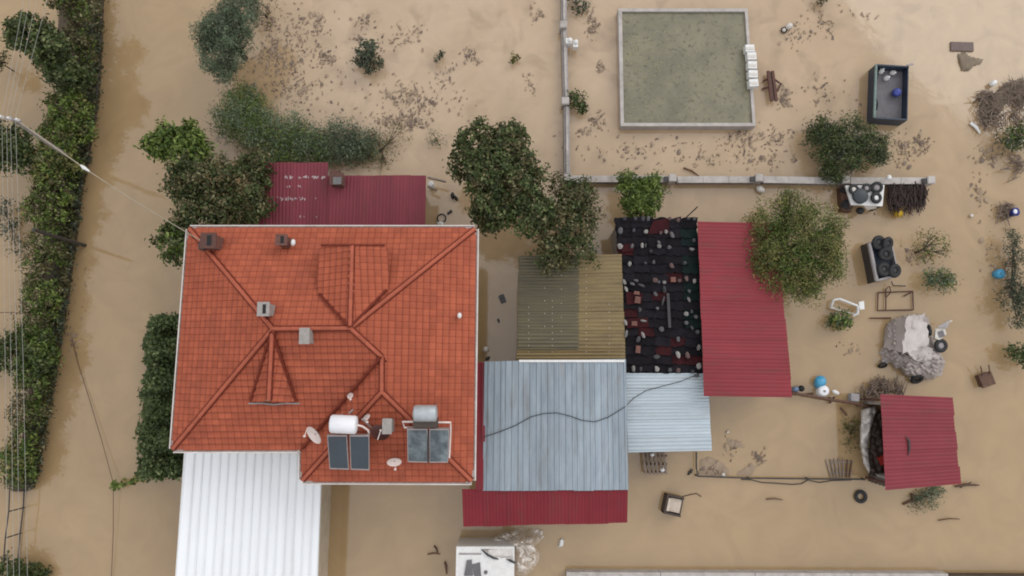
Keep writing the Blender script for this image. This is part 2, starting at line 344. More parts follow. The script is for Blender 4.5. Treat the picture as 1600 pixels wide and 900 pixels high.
# ------------------------------------------------------------------ corrugated roofs
def sheet_profile(kind, pitch, amp, width, per=6):
    n = max(2, round(width / pitch)); out = []
    if kind == 'sine':
        for i in range(n * per + 1): out.append((i / (n * per), amp * math.sin(2 * math.pi * i / per)))
    elif kind == 'seam': out = [(0, amp), (.05, amp), (.09, 0), (.5, .004), (.91, 0), (.95, amp), (1, amp)]
    else:                                   # trapezoidal ribs
        for i in range(n):
            for a, h in ((0, 0), (.5, 0), (.62, amp), (.85, amp), (.97, 0)): out.append(((i + a) / n, h))
        out.append((1, 0))
    return out
def corr_roof(parent, c4, zs, along, pitch, amp, nsheet, mats, kind='sine', rag=.03, name='roof_sheet', seed=1, sag=.0):
    """c4 = TL,TR,BR,BL survey spots with heights zs; ribs run TL->BL ('v') or TL->TR ('h')."""
    rg = random.Random(seed)
    P = [Wp(x, y, z) for (x, y), z in zip(c4, zs)]
    if along == 'v': A, B, Cc, D = P[0], P[1], P[2], P[3]
    else: A, B, Cc, D = P[0], P[3], P[2], P[1]      # across runs TL->BL, along runs TL->TR
    obs = []
    for k in range(nsheet):
        u0, u1 = k / nsheet, (k + 1) / nsheet + (.012 if k < nsheet - 1 else 0)
        w_ = (B - A).length * (u1 - u0); pr = sheet_profile(kind, pitch, amp, w_)
        va, vb = rg.uniform(-rag, rag) * .5, 1 + rg.uniform(-rag, rag)
        lift = .006 * (k % 2) + rg.uniform(0, .006); tilt = rg.uniform(-.02, .02)
        vs, fs = [], []; nv = 5
        ln = (D - A).length
        for j in range(nv):
            v = (va / ln) + (1 + (vb - 1) / ln - va / ln) * j / (nv - 1)
            for t, h in pr:
                u = u0 + (u1 - u0) * t
                p = (A * (1 - u) + B * u) * (1 - v) + (D * (1 - u) + Cc * u) * v
                vs.append(p + Vector((0, 0, h + lift + tilt * (t - .5) - sag * math.sin(math.pi * j / (nv - 1)))))
        m_ = len(pr)
        for j in range(nv - 1):
            for i in range(m_ - 1): fs.append((j * m_ + i, (j + 1) * m_ + i, (j + 1) * m_ + i + 1, j * m_ + i + 1))
        mb = MB(); mb.add(vs, fs, 0, kind == 'sine')
        obs.append(build(name, mb, mats[k] if isinstance(mats, list) else mats, parent))
    return obs
def walls_under(parent, c4, zs, inset=.25, mat=None, zb=-.6, name='wall', drop=.12, sides=(0, 1, 2, 3), t=.12):
    P = [Wp(x, y, z) for (x, y), z in zip(c4, zs)]
    ce = sum(P, Vector()) / 4
    Q = [p + (Vector((ce.x - p.x, ce.y - p.y, 0))).normalized() * inset * 1.3 for p in P]
    for i in sides:
        a, b = Q[i], Q[(i + 1) % 4]
        d = Vector((b.x - a.x, b.y - a.y, 0)).normalized(); n = Vector((-d.y, d.x, 0)) * t
        if n.dot(ce - a) < 0: n = -n
        a2, b2 = a + d * .002, b - d * (t + .004)
        mb = MB(); mb.hexa([Vector((a2.x, a2.y, zb)), Vector((b2.x, b2.y, zb)), Vector((b2.x, b2.y, zb)) + n, Vector((a2.x, a2.y, zb)) + n],
                           [a2 - Vector((0, 0, drop)), b2 - Vector((0, 0, drop)), b2 + n - Vector((0, 0, drop)), a2 + n - Vector((0, 0, drop))])
        build(name, mb, mat or mt['block'], parent)
def posts_under(parent, spots, ztop, r=.05, mat=None):
    for x, y in spots:
        p = Wp(x, y, ztop); mb = MB(); mb.tube([(p.x, p.y, -.8), (p.x, p.y, ztop - .1)], r, 6)
        build('post', mb, mat or mt['rust'], parent)
def base_of(c4, z):
    p = sum((Wp(x, y, z) for x, y in c4), Vector()) / len(c4); p.z = 0; return p

# ------------------------------------------------------------------ the tiled house
ZE = 5.9
house = thing('house', 'large house with an orange clay tiled hip roof and white gutters', 'house', base_of([(292, 353), (747, 353), (742, 756), (266, 706)], ZE))
pA, pB, pC, pD, pE, pF = [Wp(x, y, ZE) for x, y in ((297, 358), (742, 358), (737, 751), (473, 750), (473, 701), (271, 701))]
R2 = Wp(548, 513, 8.02)
def plane3(a, b, c):
    n = (b - a).cross(c - a).normalized()
    return n if n.z > 0 else -n
nE = plane3(pB, pC, R2); nN = plane3(pA, pB, R2)
R1 = Wplane(427, 514, R2, nN); R3 = Wplane(597, 558, R2, nE); R4 = Wplane(597, 612, R2, nE)
zr = (R3.z + R4.z) / 2
R3 = Wp(597, 558, R3.z); R4 = Wp(597, 612, R4.z)
roof_mb = MB()
def down(v, d=.09): return v - Vector((0, 0, d))
faces3 = {'north': [pB, pA, R1, R2], 'east': [pC, pB, R2, R3, R4], 'west': [pA, pF, R1], 'south': [pF, pE, R3, R2, R1], 'wing_west': [pE, pD, R4, R3], 'wing_south': [pD, pC, R4]}
for k, f in faces3.items():
    n = len(f); roof_mb.add([down(v) for v in f], [(0, i, i + 1) for i in range(1, n - 1)])
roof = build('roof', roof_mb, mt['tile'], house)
# tile: a pan and a roll with a thick lower edge, origin at the middle of its lower edge
TW, TL = .255, .27
def tile_geo(x0=0, y0=0):
    prof = [(-.128, -.014), (-.112, 0), (-.03, .004), (.04, .012), (.108, .012), (.128, -.012)]
    vs, fs = [], []
    for y, lift in ((-.005, .062), (.024, .060), (TL + .05, .012)):     # lower lip, dark to paint in the shade between courses, then the tile face
        for x, z in prof: vs.append((x, y, z + lift))
    for x, z in prof: vs.append((x, -.005, z + .006))
    n = len(prof)
    for i in range(n - 1): fs += [(n + i, n + i + 1, 2 * n + i + 1, 2 * n + i), (i, i + 1, n + i + 1, n + i), (3 * n + i, 3 * n + i + 1, i + 1, i)]
    return vs, fs
tv, tf = tile_geo()
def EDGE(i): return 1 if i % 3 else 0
tile_me = bpy.data.meshes.new('roof_tile'); tile_me.from_pydata(tv, [], tf); tile_me.materials.append(mt['tile']); tile_me.materials.append(mt['tile_gap_shade'])
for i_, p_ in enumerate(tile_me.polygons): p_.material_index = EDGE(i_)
rest = MB(); whole = []
def clip(poly, a, b, keep):                  # convex clip of 2D polygons by line a->b (left side kept)
    out = []
    n = len(poly)
    def sd(p): return ((b[0] - a[0]) * (p[1] - a[1]) - (b[1] - a[1]) * (p[0] - a[0])) * keep
    for i in range(n):
        p, q = poly[i], poly[(i + 1) % n]; sp, sq = sd(p), sd(q)
        if sp >= 0: out.append(p)
        if sp * sq < 0:
            t = sp / (sp - sq); out.append(tuple(p[k] + (q[k] - p[k]) * t for k in range(len(p))))
    return out
def lay_tiles(face, off=0.0, skips=()):
    e0, e1 = face[0], face[1]
    u = (e1 - e0).normalized()
    # best plane through the face
    pts = np.array([list(p) for p in face]); c = pts.mean(0); n = np.linalg.svd(pts - c)[2][2]
    n = Vector(n); n = n if n.z > 0 else -n
    u = (u - n * u.dot(n)).normalized(); s = n.cross(u)
    if s.z < 0: s = -s; u = -u
    c = Vector(c); o = e0 - n * (e0 - c).dot(n)
    P2 = [((p - o).dot(u), (p - o).dot(s)) for p in face]
    area = sum(P2[i][0] * P2[(i + 1) % len(P2)][1] - P2[(i + 1) % len(P2)][0] * P2[i][1] for i in range(len(P2)))
    if area < 0: P2 = P2[::-1]
    umin, umax = min(p[0] for p in P2), max(p[0] for p in P2); vmax = max(p[1] for p in P2)
    convex = True
    tri = [(P2[0], P2[i], P2[i + 1]) for i in range(1, len(P2) - 1)]
    def inside(x, y, mar=0):
        m = len(P2); r = False
        for i in range(m):
            (x1, y1), (x2, y2) = P2[i], P2[(i + 1) % m]
            if (y1 > y) != (y2 > y) and x < (x2 - x1) * (y - y1) / (y2 - y1) + x1: r = not r
        return r
    rot = Matrix((u, s, n)).transposed()
    for j in range(int(vmax / TL) + 1):
        for i in range(int((umax - umin) / TW) + 2):
            x = umin + i * TW + 0; y = j * TL - .04
            cs = [(x - TW / 2, max(y, 0)), (x + TW / 2, max(y, 0)), (x + TW / 2, y + TL), (x - TW / 2, y + TL)]
            ins = [inside(a * .998, b + 1e-3) for a, b in cs]
            base = o + u * x + s * y + n * off
            if any(sk(base) for sk in skips): continue
            if all(ins): whole.append((base, rot))
            elif any(ins) or inside(x, y + TL / 2):
                # cut this tile to the face's outline, facet by facet
                for fi, f in enumerate(tf):
                    poly = [(tv[k][0] + x, tv[k][1] + y, tv[k][2]) for k in f]
                    m = len(P2)
                    hull = P2
                    for q in range(m):
                        a, b = hull[q], hull[(q + 1) % m]
                        # only clip by edges that are near this tile (keeps concave outlines right)
                        dx, dy = b[0] - a[0], b[1] - a[1]; L = math.hypot(dx, dy)
                        d = (dx * (y + TL / 2 - a[1]) - dy * (x - a[0])) / L
                        tt = (dx * (x - a[0]) + dy * (y + TL / 2 - a[1])) / (L * L)
                        if abs(d) < .4 and -.1 < tt < 1.1: poly = clip(poly, (a[0] - dx / L * 0, a[1]), b, 1)
                        if len(poly) < 3: break
                    if len(poly) >= 3:
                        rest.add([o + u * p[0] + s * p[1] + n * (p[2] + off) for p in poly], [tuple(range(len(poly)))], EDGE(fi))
# dormer outlines (survey spots) : the little gable to the north and the gablet to the south
G0 = Wp(551, 384, 7.78)                          # north gable, ridge end
gL0, gR0 = Wp(503, 384, 7.22), Wp(602, 384, 7.22)
gL1 = Wplane(500, 459, pA + Vector((0, 0, .03)), nN); gR1 = Wplane(605, 453, pA + Vector((0, 0, .03)), nN)
R2u = R2 + Vector((0, .02, .05))
nS = plane3(pF, pE, R1)
K0 = Wp(421, 625, 7.42)
kL = Wplane(393, 627, R1, nS); kR = Wplane(464, 627, R1, nS); R1u = R1 + Vector((0, -.1, .04))
for k, f in faces3.items(): lay_tiles(f)
lay_tiles([gL1, gL0, G0, R2u], .05); lay_tiles([gR0, gR1, R2u, G0], .05)
lay_tiles([kL, K0, R1u], .03); lay_tiles([K0, kR, R1u], .03)
rnd.shuffle(whole)
def nearest(p): return (p[0] - cam.location).length
whole.sort(key=lambda t: (t[0] - Vector((0, 0, H))).length)
hl = WL[house.name]
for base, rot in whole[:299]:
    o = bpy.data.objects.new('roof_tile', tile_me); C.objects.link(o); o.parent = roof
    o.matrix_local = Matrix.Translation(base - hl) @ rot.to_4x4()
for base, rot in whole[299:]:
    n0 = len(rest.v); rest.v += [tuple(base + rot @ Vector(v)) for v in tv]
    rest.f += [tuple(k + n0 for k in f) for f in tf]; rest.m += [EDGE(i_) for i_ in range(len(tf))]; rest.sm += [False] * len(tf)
tag(build('roof_tile', rest, [mt['tile'], mt['tile_gap_shade']], roof), kind='stuff')
# gable ends and flashings of the two dormers
mb = MB(); mb.add([gL0 + Vector((0, .04, .02)), gR0 + Vector((0, .04, .02)), G0 + Vector((0, .04, .02)), Wplane(503, 388, pA, nN) - Vector((0, 0, .3)), Wplane(602, 388, pA, nN) - Vector((0, 0, .3))], [(0, 2, 1), (0, 1, 4, 3)])
build('gable', mb, mt['plaster'], house)
mb = MB(); mb.add([kL - Vector((0, 0, .1)), kR - Vector((0, 0, .1)), K0], [(0, 1, 2)]); build('gable', mb, mt['plaster'], house)
for a, b in ((kL, R1u), (kR, R1u), (gL1, R2u), (gR1, R2u), (pE, R3), (gL0, G0), (gR0, G0)):
    mb = MB(); up = Vector((0, 0, .26 if a is pE else .17)); d = (b - a); sd_ = Vector((-d.y, d.x, 0)).normalized() * (.028 if b in (gL1, gR1, G0) else .04)
    dn = Vector((0, 0, -.05)); mb.hexa([a + sd_ + dn, a - sd_ + dn, b - sd_ + dn, b + sd_ + dn], [a + sd_ + up, a - sd_ + up, b - sd_ + up, b + sd_ + up]); build('valley_flashing', mb, mt['flash'], roof)
mb = MB(); mb.tube([kL + Vector((-.1, -.08, 0)), (kL + K0) / 2 + Vector((0, -.1, -.22)), (kL + kR) / 2 + Vector((0, -.12, .02)), (kR + K0) / 2 + Vector((0, -.1, -.22)), kR + Vector((.1, -.08, 0))], .035, 6); build('valley_flashing', mb, mt['greypaint'], roof)
# half-round ridge and hip tiles, one by one
def cap_mesh():
    vs, fs = [], []; n = 6
    for y, r in ((0, .076), (.40, .064)):
        for k in range(n + 1):
            q = math.pi * k / n; vs.append((r * math.cos(q), y, r * .75 * math.sin(q) - .02))
    for k in range(n): fs.append((k, k + 1, n + 1 + k + 1, n + 1 + k))
    for k in range(n + 1): vs.append((.09 * math.cos(math.pi * k / n), 0, .06 * math.sin(math.pi * k / n) - .03))
    for k in range(n): fs.append((k + 1, k, 2 * n + 2 + k, 2 * n + 3 + k))
    me = bpy.data.meshes.new('ridge_tile'); me.from_pydata(vs, [], fs); me.materials.append(mt['ridge'])
    for p in me.polygons: p.use_smooth = False
    return me
cap = cap_mesh()
def caps(a, b, lift=.05):
    d = b - a; sd_ = Vector((-d.y, d.x, 0)).normalized() * .115; u1, u0 = Vector((0, 0, .13)), Vector((0, 0, .075))
    mb = MB(); mb.add([a + u1, b + u1, b + sd_ + u0, a + sd_ + u0, b - sd_ + u0, a - sd_ + u0, b + sd_ - u1, a + sd_ - u1, b - sd_ - u1, a - sd_ - u1], [(0, 1, 2, 3), (1, 0, 5, 4), (3, 2, 6, 7), (4, 5, 9, 8)]); build('mortar_shade', mb, mt['flash'], roof)  # dark strip painting the mortar's shadow along both sides of the caps
    d = b - a; n = max(1, round(d.length / .36)); y = d.normalized(); x = y.cross(Vector((0, 0, 1))).normalized(); z = x.cross(y)
    for i in range(n):
        p = a + d * (i / n) + Vector((0, 0, lift))
        o = bpy.data.objects.new('ridge_tile', cap); C.objects.link(o); o.parent = roof
        o.matrix_local = Matrix.Translation(p - hl) @ Matrix((x, y, z)).transposed().to_4x4()
for a, b in ((pA, R1), (pF, R1), (R1, R2), (pB, R2), (R2, R3), (R3, R4), (pC, R4), (pD, R4), (G0, R2u), (K0, R1u)): caps(a, b, .125)
# gutters, soffit, walls
ring = [pA, pF, pE, pD, pC, pB]
cen = sum(ring, Vector()) / 6
def outw(a, b):
    d = b - a; n = Vector((-d.y, d.x, 0)).normalized()
    m = (a + b) / 2 - cen
    if n.dot(m) < 0 : n = -n
    return n
nrm = [Vector((0, 0, 0))] * 6
norms = [Vector((-1, 0, 0)), Vector((0, -1, 0)), Vector((-1, 0, 0)), Vector((0, -1, 0)), Vector((1, 0, 0)), Vector((0, 1, 0))]
for i in range(6):
    a, b = ring[i], ring[(i + 1) % 6]; n = norms[i] * .12; d = (b - a).normalized() * .05
    lo, hi = Vector((0, 0, -.10)), Vector((0, 0, .03))
    mb = MB()
    mb.hexa([a + lo, b + lo, b + n + lo, a + n + lo], [a + Vector((0, 0, -.05)), b + Vector((0, 0, -.05)), b + n + Vector((0, 0, -.05)), a + n + Vector((0, 0, -.05))])
    mb.hexa([a + n + lo, b + n + lo, b + n * 1.35 + lo, a + n * 1.35 + lo], [a + n + hi, b + n + hi, b + n * 1.35 + hi, a + n * 1.35 + hi])
    g = build('gutter', mb, mt['gutter'], house)
mb = MB(); mb.add([v - Vector((0, 0, .12)) for v in ring], [(0, 1, 2), (0, 2, 5), (2, 4, 5), (2, 3, 4)]); build('soffit', mb, mt['soffit'], house)
ins = [pA + Vector((.6, -.6, 0)), pF + Vector((.6, .6, 0)), pE + Vector((.6, .6, 0)), pD + Vector((.6, .6, 0)), pC + Vector((-.6, .6, 0)), pB + Vector((-.6, -.6, 0))]
mb = MB()
for i in range(6):
    a, b = ins[i], ins[(i + 1) % 6]; t_ = norms[i] * -.2
    mb.hexa([Vector((a.x, a.y, -.8)), Vector((b.x, b.y, -.8)), Vector((b.x, b.y, -.8)) + t_, Vector((a.x, a.y, -.8)) + t_],
            [Vector((a.x, a.y, 5.76 - .002 * i)), Vector((b.x, b.y, 5.76 - .002 * i)), Vector((b.x, b.y, 5.76 - .002 * i)) + t_, Vector((a.x, a.y, 5.76 - .002 * i)) + t_])
build('wall', mb, mt['plaster'], house)
for i, f in ((0, .3), (0, .7), (5, .3), (5, .7), (4, .25), (4, .55), (3, .3), (3, .75)):
    a, b = ins[i], ins[(i + 1) % 6]; d = (b - a).normalized(); p = a + (b - a) * f; p.z = 4.0; n = norms[i]
    for nm, wd, ht, th, m_ in (('window', 1.3, 1.3, .05, 'white'),):
        mb = MB(); mb.box(p + n * .02, (abs(d.x) * wd + abs(n.x) * th, abs(d.y) * wd + abs(n.y) * th, ht)); fr = build('window', mb, mt[m_], house)
        for s_ in (-1, 1):
            q = p + d * s_ * .31 + n * .03; mb = MB(); mb.box(q, (abs(d.x) * .52 + abs(n.x) * .05, abs(d.y) * .52 + abs(n.y) * .05, 1.12)); build('pane', mb, mt['glass'], fr)
# chimneys and vents
def chimney(px, py, zt, zb, w_, d_, mat, capm, flue=True, cap=True):
    top = Wp(px, py, zt); mb = MB(); mb.box((top.x, top.y, (zt + zb) / 2), (w_, d_, zt - zb)); o = build('chimney', mb, mat, house)
    if cap: mb = MB(); mb.box((top.x, top.y, zt + .03), (w_ + .1, d_ + .1, .06)); build('chimney_cap', mb, capm, o)
    if flue:
        mb = MB(); mb.box((top.x + .04, top.y, zt + .064), (w_ * .35, d_ * .8, .01)); build('flue', mb, mt['black'], o)
    return o
chimney(326, 376, 7.1, 5.9, .50, .50, mt['brick'], mt['rust'])
chimney(440, 375, 7.0, 5.9, .36, .34, mt['brick'], mt['brick'])
mb = MB(); p = Wp(318, 385, 6.6); mb.box(p, (.22, .3, .5)); build('chimney', mb, mt['brownstone'], house)
chimney(412, 483, 8.45, 7.5, .34, .42, mt['chim'], mt['chim'])
chimney(476, 525, 8.6, 7.6, .27, .48, mt['chim'], mt['chim'], flue=False)
chimney(605, 666, 7.9, 6.7, .24, .46, mt['chim'], mt['chim'], flue=False)
mb = MB(); p = Wp(458, 379, 6.75); mb.ball(p, (.1, .14, .12)); build('vent_cowl', mb, mt['white'], house)
mb = MB(); p = Wp(718, 493, 6.45); mb.ball(p, (.09, .12, .1)); mb.tube([p, p - Vector((0, 0, .4))], .04); build('vent_cowl', mb, mt['white'], house)

# solar water heaters standing on the roof
def solar(name, label, panels, tank, tmat, pmat, pipes, zt, box_tank):
    base = Wp(sum(p[0] for p in panels[0]) / 4, sum(p[1] for p in panels[0]) / 4, zt - 1); base.z = zt - 1.2
    t = thing(name, label, 'solar heater', base)
    for q in panels:
        zz = (zt + .42, zt + .42, zt - .32, zt - .32)
        P = [Wp(x, y, z) for (x, y), z in zip(q, zz)]
        n = (P[1] - P[0]).cross(P[3] - P[0]).normalized(); n = n if n.z > 0 else -n
        c = sum(P, Vector()) / 4
        mb = MB(); mb.hexa([p - n * .09 for p in P], P); o = build('solar_panel', mb, mt['alu'], t)
        Q = [c + (p - c) * .92 for p in P]
        mb = MB(); mb.hexa([p - n * .01 for p in Q], [p + n * .006 for p in Q]); build('collector_glass', mb, pmat, o)
    (x0, y0), (x1, y1), r = tank
    a, b = Wp(x0, y0, zt + .75), Wp(x1, y1, zt + .75); d = (b - a).normalized()
    mb = MB(); ln = (b - a).length
    pr = [(r * .55, -.03), (r * .9, 0), (r, .05), (r, ln - .05), (r * .9, ln), (r * .55, ln + .03)]
    vs, fs = [], []; sg = 20; yv = Vector((0, 0, 1)).cross(d); 
    for rr, s_ in pr:
        for k in range(sg):
            q = 2 * math.pi * k / sg; vs.append(a + d * s_ + (yv * math.cos(q) + Vector((0, 0, 1)) * math.sin(q)) * rr)
    for i in range(len(pr) - 1):
        for k in range(sg): fs.append((i * sg + k, i * sg + (k + 1) % sg, (i + 1) * sg + (k + 1) % sg, (i + 1) * sg + k))
    fs.append(tuple(range(sg))); fs.append(tuple(range((len(pr) - 1) * sg, len(pr) * sg)))
    mb.add(vs, fs, 0, True); build('tank', mb, tmat, t)
    if box_tank:
        m = (a + b) / 2; mb = MB(); mb.box((m.x, m.y - .33, zt + .5), (ln + .06, .36, .5)); build('tank_cradle', mb, mt['darkwood'], t)
    for s_ in (.15, .85):
        p = a + (b - a) * s_; mb = MB()
        mb.tube([(p.x, p.y - r * .6, zt + .5), (p.x, p.y - .3, zt - .7)], .03, 5); mb.tube([(p.x, p.y + r * .5, zt + .5), (p.x, p.y + .3, zt - .6)], .03, 5)
        build('stand', mb, mt['alu'], t)
    for pp, pm in pipes:
        mb = MB(); mb.tube([Wp(x, y, z) for x, y, z in pp], .04, 6); build('pipe', mb, mt[pm], t)
    return t
solar('solar_water_heater', 'solar water heater with a white tank and two dark blue collectors on the tiled roof',
      [((511, 680), (542, 680), (545, 734), (515, 733)), ((546, 680), (577, 680), (577, 735), (548, 734))], ((517, 662), (557, 664), .33), mt['tank'], mt['panel'],
      [([(557, 664, 8.1), (566, 666, 8.0), (575, 672, 7.8), (577, 678, 7.6)], 'dish'), ([(566, 655, 7.9), (584, 672, 7.0)], 'alu'), ([(545, 646, 7.5), (552, 640, 7.5)], 'alu')], 7.35, False)
solar('solar_water_heater', 'older solar water heater with a grey boxy tank, misted collectors and white pipes',
      [((636, 670), (668, 670), (668, 723), (637, 722)), ((671, 670), (702, 670), (700, 723), (671, 723))], ((647, 646), (682, 646), .30), mt['tank_old'], mt['panel_old'],
      [([(648, 659, 7.6), (629, 659, 7.6), (632, 668, 7.5), (650, 668, 7.45)], 'dish'), ([(683, 660, 7.6), (704, 660, 7.6), (704, 670, 7.4), (702, 715, 7.0)], 'dish'), ([(669, 672, 7.6), (669, 722, 7.05)], 'iron')], 7.25, True)
def dish(px, py, z, r, rot, label, mat='dish', arm=True, squash=1):
    p = Wp(px, py, z); t = thing('satellite_dish', label, 'satellite dish', p - Vector((0, 0, .55)), 0, 'satellite dishes on the tiled roof')
    m = Euler(rot).to_matrix(); mb = MB(); vs, fs = [], []; sg = 18; rings = 4
    for j in range(rings + 1):
        q = j / rings
        for k in range(sg):
            a = 2 * math.pi * k / sg; vs.append(p + m @ Vector((r * q * math.cos(a) * squash, r * q * math.sin(a), .25 * r * q * q - .1 * r)))
    for j in range(rings):
        for k in range(sg): fs.append((j * sg + k, j * sg + (k + 1) % sg, (j + 1) * sg + (k + 1) % sg, (j + 1) * sg + k))
    n0 = len(vs); vs2 = [v - m @ Vector((0, 0, .02)) for v in vs]
    mb.add(vs, fs, 0, True); mb.add(vs2, [f[::-1] for f in fs], 0, True); build('reflector', mb, mt[mat], t)
    mb = MB(); mb.tube([p - Vector((0, 0, .6)), p - Vector((0, 0, .1)), p], .025, 6); build('mast', mb, mt['alu'], t)
    if arm:
        tip = p + m @ Vector((0, -r * .5, r * .95)); mb = MB(); mb.tube([p + m @ Vector((0, -r, 0.1 * r)), tip], .018, 5); mb.ball(tip, (.05, .05, .07)); build('feed_arm', mb, mt['dish'], t)
dish(492, 679, 7.3, .37, (R(0), R(50), R(222)), 'large pale satellite dish tilted at the west edge of the front wing')
dish(616, 721, 7.0, .27, (R(52), 0, R(10)), 'pale satellite dish facing south between the two solar heaters')
dish(593, 677, 7.5, .36, (R(-50), R(10), R(-18)), 'rusty dark brown mesh satellite dish beside a small grey chimney', 'mesh_dish')
dish(547, 618, 7.5, .14, (R(40), R(30), 0), 'tiny white dish on the roof valley above the white solar tank', squash=.8)
dish(572, 652, 7.8, .17, (R(40), R(50), 0), 'small white dish seen edge on just behind the white solar tank', squash=.8)

# ------------------------------------------------------------------ sheds and annexes round the house
c4 = [(290, 698), (504, 698), (494, 965), (271, 965)]; z4 = (3.0, 3.0, 2.85, 2.85)
t = thing('annex', 'white flat panel roofed annex at the south west side of the tiled house', 'building', base_of(c4, 2.9))
corr_roof(t, c4, z4, 'v', .44, .035, 16, mt['white_metal'], 'seam', .0, 'roof_panel', 3)
walls_under(t, c4, z4, .3, mt['plaster'])
P = [Wp(x, y, z - .03) for (x, y), z in zip(c4, z4)]
for a, b in ((P[1], P[2]), (P[0], P[3])):
    mb = MB(); d = Vector((.03 if a.x > -5 else -.03, 0, 0)); mb.hexa([a - Vector((0, 0, .14)), b - Vector((0, 0, .14)), b + d - Vector((0, 0, .14)), a + d - Vector((0, 0, .14))], [a + Vector((0, 0, .05)), b + Vector((0, 0, .05)), b + d + Vector((0, 0, .05)), a + d + Vector((0, 0, .05))])
    build('verge_trim', mb, mt['white'], t)

t = thing('shed', 'maroon corrugated shed behind the tiled house with white flaked paint patches', 'shed', base_of([(430, 254), (665, 273), (665, 360), (420, 360)], 2.8))
c4 = [(404, 254), (513, 254), (508, 372), (404, 372)]; z4 = (3.05, 3.05, 2.6, 2.6)
corr_roof(t, c4, z4, 'v', .155, .014, 4, mt['maroon'], 'sine', .02, seed=4)
c5 = [(511, 274), (666, 274), (664, 372), (506, 372)]; z5 = (2.95, 2.95, 2.55, 2.55)
corr_roof(t, c5, z5, 'v', .155, .014, 6, mt['maroon'], 'sine', .02, seed=5)
walls_under(t, [(404, 254), (513, 254), (508, 372), (404, 372)], z4, .25); walls_under(t, c5, z5, .3, sides=(0, 1, 2))
mb = MB()
rg = random.Random(3)
for (xa, xb, yy, n) in ((441, 460, 277, 9), (466, 509, 277, 26), (443, 473, 292, 6), (440, 480, 311, 20), (430, 495, 309, 5), (415, 420, 339, 2), (446, 500, 338, 5)):
    for i in range(n):
        x = rg.uniform(xa, xb); y = yy + rg.uniform(-1.4, 1.4); z = 3.05 - .45 * (y - 254) / 118 + .035
        p = Wp(x, y, z); a, b = rg.uniform(.015, .035), rg.uniform(.025, .055)
        mb.add([p + Vector((-a, -b, -.02 * b / .1)), p + Vector((a * .9, -b * .7, -.01)), p + Vector((a, b, .01)), p + Vector((-a * .8, b * .8, .008))], [(0, 1, 2, 3)])
tag(build('paint_flake', mb, mt['paint_flake'], t), kind='stuff')
mb = MB(); p = Wp(527, 281, 3.3); mb.box((p.x, p.y, 2.9), (.5, .5, 1.1)); ch = build('chimney', mb, mt['brick'], t)
mb = MB(); mb.box((p.x, p.y, 3.47), (.6, .55, .06)); mb.box((p.x - .1, p.y + .28, 3.3), (.4, .22, .3)); build('chimney_cap', mb, mt['rust'], ch)
mb = MB(); mb.box((p.x + .05, p.y - .1, 3.52), (.36, .32, .04)); build('flue', mb, mt['chimcap'], ch)
# planks beside that shed
for i, (a, b, z, m_, lab) in enumerate((((668, 277), (697, 284), .9, 'palewood', 'upper grey brown plank sticking out past the maroon shed corner'), ((668, 291), (683, 297), .8, 'palewood', 'lower short plank sticking out past the maroon shed corner'))):
    p, q = Wp(*a, z), Wp(*b, z); mb = MB(); mb.tube([p, q], .06, 4); tag(build('plank', mb, mt[m_], None, p), lab, 'plank')
p = Wp(673, 287, .7); mb = MB(); mb.lathe(p - Vector((0, 0, .6)), [(.13, 0), (.15, .05), (.15, .55), (.12, .6)], 12); tag(build('drum', mb, mt['white'], None, p), 'small white drum between two planks by the maroon shed', 'drum')

c4 = [(809, 400), (902, 400), (901, 546), (809, 546)]
t = thing('lean_to_roof', 'olive and amber corrugated fibreglass shelter between the house and the black roof', 'shelter', base_of([(810, 402), (972, 398), (977, 562), (808, 562)], 2.6))
corr_roof(t, [(810, 400), (904, 399), (904, 546), (809, 546)], (2.75, 2.75, 2.55, 2.55), 'h', .155, .022, 5, mt['olive'], 'sine', .02, seed=6)
corr_roof(t, [(901, 399), (972, 397), (976, 548), (901, 548)], (2.72, 2.72, 2.52, 2.52), 'h', .165, .022, 5, mt['gold'], 'sine', .03, seed=7)
corr_roof(t, [(808, 542), (977, 542), (977, 563), (807, 564)], (2.5, 2.5, 2.46, 2.46), 'h', .165, .022, 1, mt['gold'], 'sine', .0, seed=8)
mb = MB()
for x, y0, y1, st in ((826, 480, 560, 10), (863, 470, 560, 10), (877, 430, 540, 22), (916, 420, 560, 10), (952, 475, 560, 12.5), (851, 450, 530, 20)):
    y = y0
    while y < y1:
        p = Wp(x, y, 2.79 - .2 * (y - 400) / 150); mb.ball(p, (.022, .022, .012), 6, 4); y += st
tag(build('roof_screw', mb, mt['offwhite'], t), kind='stuff')
posts_under(t, [(815, 410), (815, 555), (970, 405), (970, 555)], 2.5, .05)

